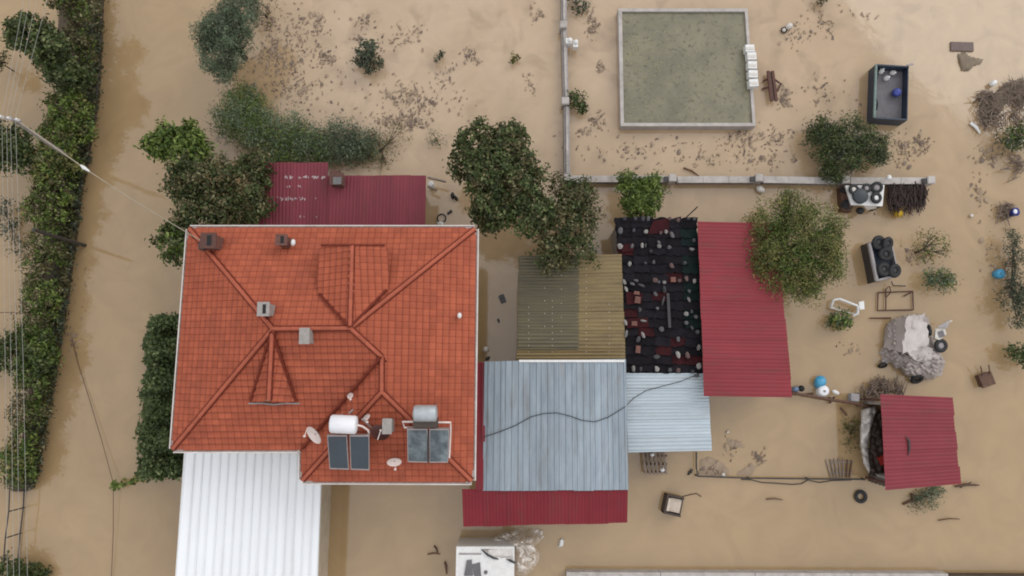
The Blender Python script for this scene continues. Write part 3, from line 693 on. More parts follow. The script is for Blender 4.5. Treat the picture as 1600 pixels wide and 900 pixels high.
t = thing('shed', 'black tarpaulin covered shed roof weighed down with stones and bricks', 'shed', base_of([(962, 338), (1090, 340), (1097, 582), (978, 580)], 2.5))
BT = [(960, 340), (1089, 340), (1097, 583), (980, 581)]
def on_black(px, py): return 2.62 - .25 * (py - 340) / 240
rg = random.Random(11)
nc, nr = 5, 17
for j in range(nr):
    for i in range(nc):
        def cor(a, b):
            x = (BT[0][0] * (1 - a) + BT[1][0] * a) * (1 - b) + (BT[3][0] * (1 - a) + BT[2][0] * a) * b
            y = (BT[0][1] * (1 - a) + BT[1][1] * a) * (1 - b) + (BT[3][1] * (1 - a) + BT[2][1] * a) * b
            return x, y
        mb = MB(); n = 5; vs, fs = [], []; lift = .012 * ((i * 7 + j * 3) % 3)
        for q in range(n):
            for p_ in range(n):
                a = (i + p_ / (n - 1) * 1.06 - .03) / nc; b = (j + q / (n - 1) * 1.12 - .03) / nr
                a = min(max(a, 0), 1); b = min(max(b, 0), 1)
                x, y = cor(a, b)
                if p_ in (0, n - 1) or q in (0, n - 1): x += rg.uniform(-1.5, 1.5); y += rg.uniform(-2.2, 2.2)
                vs.append(Wp(x, y, on_black(x, y) + lift + .07 * q / (n - 1) + rg.uniform(-.035, .035)))
        for q in range(n - 1):
            for p_ in range(n - 1): fs.append((q * n + p_, (q + 1) * n + p_, (q + 1) * n + p_ + 1, q * n + p_ + 1))
        mb.add(vs, fs, 0, True)
        m_ = 'tarpgreen' if i == 4 and j < 12 and j % 3 else ('tarpred' if (i, j) in ((3, 15), (4, 15), (3, 13), (0, 3), (1, 12), (2, 8), (3, 6), (0, 10), (2, 14)) else 'tarp')
        build('roof_sheet', mb, mt[m_], t)
def patch(c, m_, lift=.14):
    mb = MB(); P = [Wp(x, y, on_black(x, y) + lift) for x, y in c]; mb.hexa([p - Vector((0, 0, .02)) for p in P], P); build('tarpaulin_patch', mb, mt[m_], t)
patch([(1021, 345), (1046, 341), (1045, 363), (1012, 366)], 'tarpred'); patch([(968, 382), (992, 380), (990, 392), (972, 394)], 'tarpred', .12)
patch([(978, 498), (1012, 496), (1014, 510), (980, 513)], 'tarpred', .12); patch([(978, 455), (1004, 458), (1003, 474), (979, 476)], 'tarpred', .12)
walls_under(t, BT, (2.5, 2.5, 2.3, 2.3), .25)
# weights on it
S7 = """65,210,g,9,11;210,205,d,6,8;340,220,w,8,7;500,235,b,5,6;560,220,w,6,7;625,255,g,7,13;860,315,g,6,8;60,380,w2,9,10;190,375,g,6,8;300,370,w,5,9;335,370,g,4,8;480,335,g,6,7;485,380,w,7,8;595,390,g,8,7;840,410,w,9,6;395,430,d,7,6;165,570,w,7,10;335,560,d,6,6;425,550,g,5,7;760,560,g,7,6;620,590,b,8,11;235,750,g,9,5;195,785,g,9,5;290,800,g,13,4;440,745,b,9,9;540,770,w,6,6;480,765,g,6,5;635,740,p,9,9;705,750,b,7,7;780,730,b,7,9;865,755,w,6,9;105,765,w,6,10;125,840,w2,5,10;810,865,g,6,7;240,885,r,10,6;440,890,g,6,6;540,850,d,7,12;110,80,d,7,8;225,80,d,7,8;310,80,d,7,9;365,80,g,6,9;600,80,b,6,7;690,95,b,6,7;800,80,g,6,5;865,85,g,6,5"""
S8 = """250,60,r,10,12;275,165,g,6,9;450,5,g,6,5;525,70,g,4,17;465,150,g,6,6;805,55,w,4,10;775,210,w,9,8;835,185,g,5,7;885,240,g,8,7;780,305,g,8,7;215,315,r,10,8;315,285,w,11,4;120,300,w2,5,11;125,430,w,5,14;510,375,g,9,9;310,440,w,5,12;260,485,g,7,11;255,595,r,8,13;690,485,g,6,9;900,405,g,7,8;840,360,g,4,8;915,575,w,8,10;690,655,w2,7,13;790,655,b,7,12;460,675,g,10,8;205,800,w2,7,11;285,805,d,5,7;460,805,w,8,10;600,815,g,7,8;690,820,b,8,9;915,775,w,9,11;845,835,d,8,7;890,880,g,8,7"""
stones = []
for S, y0 in ((S7, 330), (S8, 460)):
    for it in S.split(';'):
        a, b, k, w_, h_ = it.split(','); stones.append((960 + float(a) / 6.92, y0 + float(b) / 6.92, k, float(w_), float(h_)))
KM = {'g': ('stone_grey', 'grey', 'stone'), 'w': ('stone_white', 'white', 'stone'), 'w2': ('stone_white', 'pale', 'stone'), 'd': ('stone_dark', 'dark', 'stone'), 'b': ('brownstone', 'brown', 'stone'), 'r': ('brick', 'red', 'brick'), 'p': ('brick', 'pinkish', 'brick')}
ORD = 'first second third fourth fifth sixth seventh eighth ninth tenth eleventh twelfth thirteenth fourteenth fifteenth sixteenth seventeenth eighteenth nineteenth twentieth'.split()
stones.sort(key=lambda s: s[1]); rows = []
for s_ in stones:
    if rows and s_[1] - rows[-1][0][1] < 14: rows[-1].append(s_)
    else: rows.append([s_])
for ri, row in enumerate(rows):
    row.sort()
    for ci, (x, y, k, w_, h_) in enumerate(row):
        m_, cw, kw = KM[k]
        place = 'leftmost' if ci == 0 and len(row) > 1 else ('rightmost' if ci == len(row) - 1 and len(row) > 1 else (ORD[ci] + ' from the left' if len(row) > 1 else 'alone'))
        z = on_black(x, y) + .12; sx_, sy_ = w_ * mpp(z) * .85, h_ * mpp(z) * .85; hh = rnd.uniform(.10, .16)
        p = Wp(x, y, z + hh * .4); mb = MB()
        if kw == 'brick': mb.box(p, (sx_, sy_, hh), (0, 0, rnd.uniform(-.15, .15)))
        else:
            mb.ball(p, (sx_ * .56, sy_ * .56, hh * .6), 7, 5, .2, (rnd.uniform(-.2, .2), rnd.uniform(-.2, .2), rnd.uniform(-.4, .4)), smooth=False)
        tag(build('brick' if kw == 'brick' else 'stone', mb, mt[m_], None, p), f'{cw} {kw} on the black shed roof, {place} in row {ORD[ri]} down'.replace('row ' + ORD[ri] + ' down', f'the {ORD[ri]} row down'), kw, 'weights on the black shed roof')
p, q = Wp(1046, 458, 2.68), Wp(1044, 512, 2.62); mb = MB(); mb.box((p + q) / 2, (.12, (p - q).length, .06), (0, 0, .03)); tag(build('plank', mb, mt['stone_dark'], None, p), 'long dark grey plank lying down the middle of the black shed roof', 'plank')

t = thing('lean_to_roof', 'grey blue corrugated roof with a black cable snaking across it', 'shelter', base_of([(757, 567), (977, 562), (982, 762), (755, 763)], 3))
c4 = [(757, 565), (978, 561), (982, 766), (754, 767)]; z4 = (3.2, 3.2, 2.85, 2.85)
corr_roof(t, c4, z4, 'v', .27, .03, 8, mt['greyblue'], 'trap', .02, seed=9)
walls_under(t, c4, z4, .3)
p, q = Wp(811, 565, 3.24), Wp(976, 563, 3.24)
mb = MB(); mb.box((p + q) / 2, ((q - p).length, .1, .04)); build('ridge_trim', mb, mt['white'], t)
mb = MB(); P = [Wp(x, y, z) for x, y, z in ((744, 566, 3.02), (757, 566, 3.02), (755, 766, 2.9), (743, 766, 2.9))]; mb.hexa([p - Vector((0, 0, .05)) for p in P], P); build('side_flashing', mb, mt['valance'], t)
mb = MB(); P = [Wp(x, y, z) for x, y, z in ((753, 566, 3.1), (758, 566, 3.1), (758, 690, 3.0), (753, 690, 3.0))]; mb.hexa([p - Vector((0, 0, .06)) for p in P], P); build('side_flashing', mb, mt['redshed'], t)
t = thing('porch_roof', 'low strip of deep red corrugated roofing below the grey blue roof', 'porch', base_of([(722, 765), (980, 763), (980, 818), (725, 822)], 2.6))
c4 = [(722, 764), (981, 762), (980, 817), (724, 823)]; z4 = (2.78, 2.78, 2.45, 2.45)
corr_roof(t, c4, z4, 'v', .14, .013, 8, mt['valance'], 'sine', .02, seed=10)
posts_under(t, [(735, 815), (850, 813), (970, 810)], 2.45, .05)
t = thing('lean_to_roof', 'pale blue corrugated roof tucked between the black and red roofs', 'shelter', base_of([(978, 583), (1107, 585), (1112, 704), (982, 706)], 2.35))
c4 = [(977, 583), (1106, 583), (1112, 704), (982, 707)]; z4 = (2.42, 2.42, 2.2, 2.2)
corr_roof(t, c4, z4, 'h', .155, .022, 5, mt['paleblue'], 'sine', .02, seed=12)
walls_under(t, c4, z4, .3, sides=(0, 1, 3))
posts_under(t, [(988, 700), (1104, 698)], 2.2)
t = thing('shed', 'long bright red corrugated shed beside the black roof', 'shed', base_of([(1090, 346), (1212, 348), (1238, 620), (1100, 615)], 2.8))
c4 = [(1090, 346), (1213, 349), (1238, 621), (1100, 619)]; z4 = (3.0, 2.7, 2.7, 3.0)
corr_roof(t, c4, z4, 'h', .165, .012, 9, mt['red'], 'sine', .03, seed=13)
walls_under(t, c4, z4, .3)
p = Wp(1090, 323, 2.6); q = Wp(1090, 345, 2.9); mb = MB(); mb.tube([(p.x, p.y, -.5), p], .03); tag(build('fence_post', mb, mt['iron'], None, (p.x, p.y, 0)), 'thin iron post at the top left corner of the bright red shed', 'post')
t = thing('shed', 'small faded red square shed standing alone in the flood', 'shed', base_of([(1376, 616), (1487, 621), (1500, 755), (1384, 765)], 2.2))
c4 = [(1376, 616), (1488, 621), (1501, 756), (1384, 766)]; z4 = (2.35, 2.2, 2.2, 2.35)
corr_roof(t, c4, z4, 'h', .165, .013, 5, mt['redshed'], 'sine', .05, seed=14)
walls_under(t, c4, z4, .35, sides=(0, 1, 2)); posts_under(t, [(1382, 625), (1390, 756)], 2.2)
p = Wp(1420, 690, 2.34); mb = MB(); mb.tube([Wp(1415, 681, 2.36), Wp(1420, 688, 2.36), Wp(1421, 700, 2.36), Wp(1419, 712, 2.36)], [.012, .05, .05, .012], 5); build('roof_tear', mb, mt['iron'], t)
mb = MB(); P = [Wp(x, y, .75) for x, y in ((1372, 716), (1386, 710), (1387, 724), (1378, 727))]; mb.hexa([p - Vector((0, 0, .5)) for p in P], P); tag(build('sack', mb, mt['redp'], None, (P[0].x, P[0].y, 0)), 'bright red sack showing at the open west side of the small shed', 'sack')

# ------------------------------------------------------------------ draped sheets and heaps
def drape(outline, peaks, step=2.2, noise=.05, seed=1, edge=6.0, zlo=.01, ns=.35, smooth=True):
    rg = np.random.RandomState(seed); xs = [p[0] for p in outline]; ys = [p[1] for p in outline]
    nx, ny = int((max(xs) - min(xs)) / step) + 2, int((max(ys) - min(ys)) / step) + 2
    ph = rg.uniform(0, 6.3, (8, 2)); fr = rg.uniform(-ns, ns, (8, 2))
    def inside(x, y):
        r = False; m = len(outline)
        for i in range(m):
            (x1, y1), (x2, y2) = outline[i], outline[(i + 1) % m]
            if (y1 > y) != (y2 > y) and x < (x2 - x1) * (y - y1) / (y2 - y1) + x1: r = not r
        return r
    def dist(x, y):
        d = 1e9; m = len(outline)
        for i in range(m):
            (x1, y1), (x2, y2) = outline[i], outline[(i + 1) % m]
            t = max(0, min(1, ((x - x1) * (x2 - x1) + (y - y1) * (y2 - y1)) / ((x2 - x1) ** 2 + (y2 - y1) ** 2 + 1e-9)))
            d = min(d, math.hypot(x - x1 - t * (x2 - x1), y - y1 - t * (y2 - y1)))
        return d
    mb = MB(); idx = {}; vs = []
    for j in range(ny):
        for i in range(nx):
            x, y = min(xs) + i * step, min(ys) + j * step
            if not inside(x, y): continue
            d = dist(x, y); e = min(1, d / edge)
            z = 0
            for (cx, cy, rx, ry, h, pw) in peaks:
                q = (abs((x - cx) / rx) ** pw + abs((y - cy) / ry) ** pw) ** (1 / pw); z = max(z, h * max(0, 1 - max(0, q - .55) / .45) if q < 1 else 0)
            wv = sum(math.sin(fr[k][0] * x + fr[k][1] * y + ph[k][0]) for k in range(8)) / 3
            z = zlo + (z + noise * abs(wv)) * e ** .6
            idx[(i, j)] = len(vs); vs.append(Wp(x + rg.uniform(-.3, .3) * (1 if smooth else 4), y + rg.uniform(-.3, .3) * (1 if smooth else 4), z))
    fs = [(idx[(i, j)], idx[(i, j + 1)], idx[(i + 1, j + 1)], idx[(i + 1, j)]) for i in range(nx) for j in range(ny) if all(k in idx for k in ((i, j), (i, j + 1), (i + 1, j + 1), (i + 1, j)))]
    mb.add(vs, fs, 0, smooth); return mb
t = thing('covered_machine', 'machine wrapped in a crumpled grey tarpaulin with a pale woven sheet', 'tarpaulin', Wp(1428, 545, 0))
OUT = [(1382, 512), (1386, 505), (1392, 499), (1412, 492), (1440, 490), (1452, 496), (1456, 520), (1468, 545), (1478, 565), (1474, 580), (1462, 592), (1448, 594), (1420, 590), (1412, 586), (1406, 576), (1398, 578), (1391, 567), (1384, 571), (1375, 566), (1378, 559), (1372, 552), (1380, 540)]
mb = drape(OUT, [(1420, 532, 42, 50, .55, 3), (1442, 565, 44, 34, .5, 3)], 1.5, .20, 4, 5, ns=.55); build('tarpaulin', mb, mt['tarpgrey'], t)
def facet(name, pts, m_, n_=7, wr=.012, seed=3):             # one taut plane of cloth over the machine: four corners
    rg = np.random.RandomState(seed); A, B, Cc, D = [np.array(Wp(*p)) for p in pts]; vs = []
    for j in range(n_ + 1):
        for i in range(n_ + 1):
            u, v = i / n_, j / n_; p = (A * (1 - u) + B * u) * (1 - v) + (D * (1 - u) + Cc * u) * v
            ed = min(u, v, 1 - u, 1 - v); k = rg.normal(0, wr) + (rg.normal(0, wr) if ed == 0 else 0)
            vs.append(Vector(p + np.array([rg.normal(0, wr * 1.5), rg.normal(0, wr * 1.5), k + .03 * math.sin(5 * u + 7 * v)])))
    w1 = n_ + 1; mb = MB(); mb.add(vs, [(j * w1 + i, (j + 1) * w1 + i, (j + 1) * w1 + i + 1, j * w1 + i + 1) for j in range(n_) for i in range(n_)], 0, True); return build(name, mb, mt[m_], t)
facet('tarpaulin_side', [(1392, 503, .3), (1417, 494, 1.12), (1411, 551, 1.05), (1380, 543, .25)], 'tarpgrey', 6, .008)
facet('woven_sheet', [(1416, 493, 1.14), (1446, 491, 1.05), (1452, 541, .98), (1409, 552, 1.08)], 'sheetpale', 9, .035, 5)
facet('woven_sheet', [(1412, 550, 1.06), (1452, 540, .96), (1476, 566, .35), (1440, 566, .7)], 'sheetpale', 7, .03, 6)
facet('tarpaulin_side', [(1384, 546, .3), (1411, 552, 1.0), (1436, 562, .75), (1424, 586, .15)], 'tarpgrey', 7, .035, 7)
facet('woven_sheet', [(1436, 560, .78), (1474, 564, .45), (1470, 586, .12), (1444, 590, .12)], 'sheetpale', 7, .045, 8)
mb = drape([(1345, 640), (1368, 632), (1372, 640), (1362, 668), (1357, 700), (1362, 735), (1358, 742), (1348, 725), (1342, 690)], [(1356, 690, 20, 70, .9, 4)], 1.6, .25, 5, 3); tag(build('tarpaulin', mb, mt['tarpwhite'], None, Wp(1354, 690)), 'white woven sheet hanging down the open west side of the small shed', 'tarpaulin')
mb = drape([(1362, 652), (1380, 634), (1384, 762), (1355, 752), (1357, 700)], [(1372, 700, 22, 80, .5, 4)], 2.0, .2, 8, 3); tag(build('tarpaulin', mb, mt['darkwood'], None, Wp(1370, 700)), 'dark brown muddy cover heaped between white sheet and small shed', 'tarpaulin')
# white cabin at the bottom edge with its clear plastic
t = thing('cabin', 'white topped cabin at the bottom edge under loose clear plastic', 'cabin', base_of([(713, 854), (805, 854), (804, 940), (712, 940)], 1.9))
P = [Wp(x, y, 1.9) for x, y in ((713, 854), (804, 854), (803, 950), (711, 950))]
mb = MB(); mb.hexa([Vector((p.x, p.y, -.6)) for p in P], P); build('body', mb, mt['white'], t)
def flat(parent, name, pts, z, th, m_):
    P = [Wp(x, y, z + th) for x, y in pts]; mb = MB(); mb.hexa([p - Vector((0, 0, th - .002)) for p in P], P); return build(name, mb, mt[m_], parent)
flat(t, 'roof_groove', [(717, 864), (752, 864), (752, 867), (717, 867)], 1.9, .012, 'greypaint')
flat(t, 'roof_pad', [(729, 876), (737, 875), (739, 900), (725, 900)], 1.9, .06, 'bed'); flat(t, 'roof_pad', [(738, 882), (750, 879), (752, 902), (741, 902)], 1.9, .05, 'bed')
p = Wp(759, 894, 1.9); mb = MB(); mb.lathe(p, [(.08, .002), (.08, .05), (.05, .07)], 12); build('roof_vent', mb, mt['bed'], t)
mb = MB(); mb.tube([Wp(x, y, z) for x, y, z in ((752, 858, 1.95), (762, 867, 1.97), (772, 872, 1.96), (779, 874, 1.94))], [.02, .05, .05, .02], 6); build('strap', mb, mt['cable'], t)
mb = MB(); mb.tube([Wp(x, y, z) for x, y, z in ((791, 873, 1.95), (798, 876, 1.97), (805, 880, 1.9))], [.02, .06, .03], 6); build('strap', mb, mt['cable'], t)
mb = drape([(755, 856), (772, 838), (795, 826), (828, 824), (848, 828), (850, 840), (838, 852), (846, 866), (842, 878), (832, 892), (822, 900), (806, 900), (804, 878), (802, 856)], [(818, 868, 34, 40, 1.5, 3), (790, 845, 40, 20, .6, 3)], 1.6, .28, 12, 5); tag(build('plastic_sheet', mb, mt['clear'], None, Wp(815, 860)), 'crumpled clear plastic sheeting spilling off the white cabin', 'plastic sheet')
mb = drape([(752, 857), (803, 856), (803, 876), (768, 870)], [(785, 862, 40, 14, 2.05, 6)], 1.6, .05, 13, 1, 1.8); tag(build('cloth', mb, mt['tarpwhite'], None, Wp(785, 862, 1.9)), 'pale cloth folded over the top edge of the white cabin', 'cloth')
mb = drape([(874, 843), (879, 840), (882, 846), (880, 854), (868, 856), (873, 852)], [(876, 848, 9, 9, .12, 2)], .9, .01, 14, 2); tag(build('plastic_scrap', mb, mt['white'], None, Wp(876, 848)), 'white crescent scrap of plastic floating below the deep red porch', 'scrap')

# ------------------------------------------------------------------ walls, basin, fences
def wall_run(parent, a, b, z, th, mat, coping=True, name='wall', zb=-.6):
    p, q = Wp(*a, z), Wp(*b, z); d = (q - p).normalized(); n = Vector((-d.y, d.x, 0)) * th / 2
    mb = MB(); mb.hexa([Vector((v.x, v.y, zb)) for v in (p + n, p - n, q - n, q + n)], [p + n, p - n, q - n, q + n]); o = build(name, mb, mat, parent)
    return o
gw = thing('garden_wall', 'long L shaped pale concrete garden wall with thick square posts', 'wall', Wp(884, 280))
ZW = .55
segs = [((880, -40), (880, 34)), ((880, 46), (883, 152)), ((884, 166), (885, 272)), ((890, 280), (1042, 280)), ((1058, 281), (1178, 281)), ((1192, 281), (1312, 283)), ((1328, 283), (1446, 283))]
for a, b in segs:
    wall_run(gw, a, b, ZW - .1, .2, mt['concrete_d'])
    p, q = Wp(*a, ZW - .1), Wp(*b, ZW - .1); d = (q - p).normalized(); n = Vector((-d.y, d.x, 0))
    ln = (q - p).length; k = max(1, round(ln / 1.2))
    for i in range(k):                       # coping slabs, one by one, left of a recessed rail
        u, v = p + d * (ln * i / k + .006), p + d * (ln * (i + 1) / k - .006)
        s1, s2 = (n * .17, n * -.06) if abs(d.y) > .5 else (n * .16, n * -.16)
        if abs(d.y) > .5: s1, s2 = n * -.15, n * .08
        if abs(d.y) > .5: s1, s2 = -n * -.13, -n * .0
        mb = MB(); up = Vector((0, 0, .08)); mb.hexa([u + s1, u + s2, v + s2, v + s1], [u + s1 + up, u + s2 + up, v + s2 + up, v + s1 + up]); build('coping_slab', mb, mt['concrete'], gw)
    if abs(d.y) > .5:
        off = Vector((.13, 0, .05)); mb = MB(); mb.tube([p + off, q + off], .045, 5); build('wall_rail', mb, mt['greypaint'], gw)
for x, y in ((880, 40), (883, 159), (887, 279), (1050, 279), (1185, 279), (1320, 282), (1453, 282)):
    p = Wp(x, y, ZW); mb = MB(); mb.box((p.x, p.y, .1), (.32, .32, 1.15)); o = build('wall_post', mb, mt['concrete'], gw)
    mb = MB(); mb.box((p.x, p.y, .70), (.38, .38, .05), taper=.8); build('post_cap', mb, mt['concrete'], o)
    if y > 250 and 1000 < x: mb = MB(); mb.box((p.x - .3, p.y - .04, .5), (.2, .22, .3)); build('bracket', mb, mt['iron'], gw)
bn = thing('water_basin', 'square concrete water basin full of green algae water', 'basin', Wp(1073, 105))
bc = [(966, 13), (1168, 13), (1181, 197), (970, 197)]
ic = [(972, 18), (1164, 18), (1176, 192), (975, 192)]
zb_ = .55
for i in range(4):
    a, b = bc[i], bc[(i + 1) % 4]; a2, b2 = ic[i], ic[(i + 1) % 4]
    P = [Wp(*v, zb_) for v in (a, b, b2, a2)]
    mb = MB(); mb.hexa([Vector((p.x, p.y, -.6)) for p in P], P); build('basin_wall', mb, mt['concrete'], bn)
def algae_mat():
    m = M('algae_water', (.215, .195, .125), (.145, .135, .092), .25, .8, detail=9, lo=.36, hi=.64); t = m.node_tree; N = t.nodes; L = t.links
    b = N['Principled BSDF']; old = b.inputs['Base Color'].links[0].from_socket
    tc = N.new('ShaderNodeTexCoord'); n = N.new('ShaderNodeTexNoise'); n.inputs['Scale'].default_value = 5; n.inputs['Detail'].default_value = 6; L.new(tc.outputs['Object'], n.inputs['Vector'])
    r = N.new('ShaderNodeMapRange'); r.inputs['From Min'].default_value = .54; r.inputs['From Max'].default_value = .72; L.new(n.outputs['Fac'], r.inputs['Value'])
    x = N.new('ShaderNodeMixRGB'); L.new(r.outputs[0], x.inputs[0]); L.new(old, x.inputs[1]); x.inputs[2].default_value = (.10, .09, .058, 1)
    L.new(x.outputs[0], b.inputs['Base Color'])
    return m
mb = MB(); mb.add([Wp(x, y, .44) for x, y in [(967, 14), (1168, 14), (1181, 196), (970, 196)]], [(3, 2, 1, 0)]); build('basin_water', mb, algae_mat(), bn)
mb = MB(); rg = random.Random(5)
for i in range(420):
    if rg.random() < .35: x, y = rg.gauss(*rg.choice(((995, 80), (1030, 70), (1010, 95), (985, 130)))[:1] + (14,)), rg.gauss(85, 18)
    else: x, y = rg.uniform(980, 1158), rg.uniform(24, 186)
    p = Wp(x, y, .456); a = rg.uniform(.012, .045); r_ = rg.uniform(0, 3)
    mb.add([p + Vector((math.cos(r_ + k * 1.57) * a * (1 if k % 2 else .5), math.sin(r_ + k * 1.57) * a * (1 if k % 2 else .5), 0)) for k in range(4)], [(0, 1, 2, 3)])
tag(build('floating_leaves', mb, M('yellow_leaf', (.42, .38, .16), (.25, .24, .1), .6), bn), kind='stuff')
lab5 = ('topmost', 'second from the top', 'middle one', 'fourth from the top', 'lowest')
for i, (x, y) in enumerate(((1172, 75), (1175, 87), (1176, 101), (1177, 115), (1178, 129))):
    z = .56; p = Wp(x, y, z + .35); mb = MB(); mb.box((p.x, p.y, z + .18), (.45, .37, .34), (0, 0, rnd.uniform(-.06, .06)), taper=.94)
    o = build('plastic_crate', mb, mt['white'], None, (p.x, p.y, z)); mb = MB(); mb.box((p.x, p.y - .03, z + .36), (.34, .12, .03)); build('crate_handle', mb, mt['offwhite'], o)
    tag(o, f'white plastic crate on the basin wall, {lab5[i]} of the five', 'crate', 'white crates on the basin wall')
# parapet at the bottom edge
pw = thing('parapet', 'flat pale parapet running along the very bottom edge on the right', 'wall', Wp(1180, 905))
cuts = [885, 1032, 1180, 1330, 1482]
for i in range(4):
    P = [Wp(x, y, .6) for x, y in ((cuts[i] + .4, 894 + i * .6), (cuts[i + 1] - .4, 894.6 + i * .6), (cuts[i + 1] - .4, 950), (cuts[i] + .4, 950))]
    mb = MB(); mb.hexa([Vector((p.x, p.y, -.5)) for p in P], P); build('parapet_slab', mb, mt['concrete'], pw)
P = [Wp(x, y, .5) for x, y in ((1483, 899), (1640, 900), (1640, 950), (1483, 950))]; mb = MB(); mb.hexa([Vector((p.x, p.y, -.5)) for p in P], P); build('parapet_slab', mb, mt['soil'], pw)

# embankment on the west side of the lane
edge = [(158, -60), (155, 60), (150, 150), (138, 220), (124, 290), (113, 380), (99, 480), (86, 560), (72, 640), (57, 720), (47, 764), (36, 768)]
inner = [(95, -60), (90, 60), (90, 150), (84, 220), (74, 290), (66, 380), (60, 480), (50, 560), (42, 640), (28, 720), (20, 760), (18, 768)]
mb = MB(); E = [Wp(x, y, .35) for x, y in edge]; I = [Wp(x, y, .12) for x, y in inner]; n = len(E)
vs = E + I + [Vector((p.x, p.y, -.5)) for p in E] + [Vector((p.x, p.y, -.5)) for p in I]
fs = [(i, i + 1, n + i + 1, n + i) for i in range(n - 1)] + [(2 * n + i, 2 * n + i + 1, i + 1, i) for i in range(n - 1)] + [(n + i, n + i + 1, 3 * n + i + 1, 3 * n + i) for i in range(n - 1)]
mb.add(vs, fs); tag(build('embankment', mb, mt['soil']), kind='structure', label='dark earth bank along the west side of the flooded lane')
mb = MB(); mb.tube([e + Vector((.05, 0, .02)) for e in E], .05, 5); tag(build('bank_kerb', mb, mt['iron'], None, E[5]), 'thin dark kerb edging the earth bank along the lane', 'kerb')
rl = thing('railing', 'dark metal railing at the lower left below the bank', 'railing', Wp(36, 820))
bp_ = [(41, 700), (40, 745), (38, 793), (33, 833), (30, 873), (25, 915)]
for za, nm in ((.08, 'lower_rail'), (1.1, 'top_rail')):
    mb = MB(); mb.tube([Vector((Wp(x, y).x, Wp(x, y).y, za)) for x, y in bp_], .03, 5); build(nm, mb, mt['iron'], rl)
for x, y in bp_:
    p = Wp(x, y); mb = MB(); mb.tube([(p.x, p.y, -.4), (p.x, p.y, 1.1)], .03, 5); build('post', mb, mt['iron'], rl)
# power poles and wires
def pole(label, a, b, z, r, m_, arm=False):
    p, q = Wp(*a, -.3), Wp(*b, z); t = thing('utility_pole', label, 'utility pole', Wp(*a, 0))
    mb = MB(); mb.tube([p, q], [r, r * .75], 10); build('shaft', mb, mt[m_], t)
    if arm:
        u, v = Wp(-14, 180, z), Wp(33, 189, z); mb = MB(); mb.tube([u, v], .05, 5); build('crossarm', mb, mt['greypaint'], t)
        for f in (.15, .4, .65, .92):
            m = u + (v - u) * f; mb = MB(); mb.lathe(m, [(.05, 0), (.07, .05), (.04, .1), (.06, .16), (.03, .2)], 8); build('insulator', mb, mt['white'], t)
    return t
pole('pale concrete power pole with a crossarm at the upper left edge', (134, 263), (16, 184), 6.3, .10, 'chim', True)
pole('bare dark pole leaning out over the bank by the lane', (138, 385), (52, 359), 4.2, .09, 'iron')
ups = [((3, 181), (33, 22), (50, -60)), ((10, 182), (42, 22), (60, -60)), ((16, 183), (52, 22), (70, -60)), ((24, 184), (68, 22), (88, -60))]
dns = [((3, 181), (8, 560), (12, 960)), ((10, 182), (17, 560), (22, 960)), ((16, 183), (26, 560), (31, 960)), ((24, 184), (36, 560), (44, 960))]
on4 = ('outermost', 'second from the left', 'third from the left', 'innermost')
for i, (a, b, c_) in enumerate(ups):
    mb = MB(); mb.tube([Wp(*a, 6.5), Wp((a[0] + b[0]) / 2, (a[1] + b[1]) / 2, 6.3), Wp(*b, 6.2), Wp(*c_, 6.1)], .008, 4); tag(build('power_line', mb, mt['wire'], None, Wp(*a, 6.5)), f'{on4[i]} of the four wires running north from the concrete pole', 'power line', 'overhead wires')
for i, (a, b, c_) in enumerate(dns):
    mb = MB(); mb.tube([Wp(*a, 6.5), Wp((a[0] + b[0]) / 2, (a[1] + b[1]) / 2, 6.2), Wp(*b, 6.0), Wp((b[0] + c_[0]) / 2, (b[1] + c_[1]) / 2, 6.1), Wp(*c_, 6.3)], .008, 4); tag(build('power_line', mb, mt['wire'], None, Wp(*a, 6.5)), f'{on4[i]} of the four wires running south from the concrete pole', 'power line', 'overhead wires')
mb = MB(); mb.tube([Wp(24, 186, 6.3), Wp(80, 226, 6.1), Wp(138, 267, 6.0), Wp(210, 314, 6.0), Wp(290, 362, 6.1), Wp(318, 378, 6.6)], [.025, .025, .02, .018, .018, .018], 5); sv = build('service_cable', mb, mt['ochre'], None, Wp(138, 267, 6))
tag(sv, 'pale service cable strung from the concrete pole to the house corner', 'cable')
mb = MB(); mb.tube([Wp(126, 258, 6.05), Wp(131, 262, 6.05), Wp(140, 268, 6.03)], [.03, .08, .03], 8); build('cable_clamp', mb, mt['white'], sv)
mb = MB(); mb.tube([Wp(x, y, z) for x, y, z in ((112, 528, .05), (122, 568, .06), (140, 625, .1), (160, 692, .2), (177, 755, .35), (177, 830, .2), (174, 905, .1), (173, 960, .1))], .014, 4); tag(build('cable', mb, mt['rust'], None, Wp(140, 625)), 'thin drooping cable crossing the lane past the ivy tip', 'cable')
mb = MB(); mb.tube([Wp(x, y, 5.6) for x, y in ((-20, 489), (20, 488), (48, 491))], .015, 4); tag(build('cable', mb, mt['rust'], None, Wp(20, 488, 5.6)), 'short dark cable crossing the wires at the left edge', 'cable')
zg = lambda y: 3.27 - .35 * (y - 565) / 200
mb = MB(); pts = [(755, 683), (780, 675), (805, 665), (830, 651), (850, 646), (870, 645), (890, 650), (910, 657), (930, 659), (950, 652), (976, 636), (990, 622), (1010, 610), (1040, 602), (1060, 597), (1078, 590), (1090, 586)]
mb.tube([Wp(x, y, zg(y) if x < 978 else 2.52 - .0015 * (y - 583)) for x, y in pts], .018, 5); tag(build('cable', mb, mt['cable'], None, Wp(900, 652, 3)), 'black cable snaking over the grey blue and pale blue roofs', 'cable')

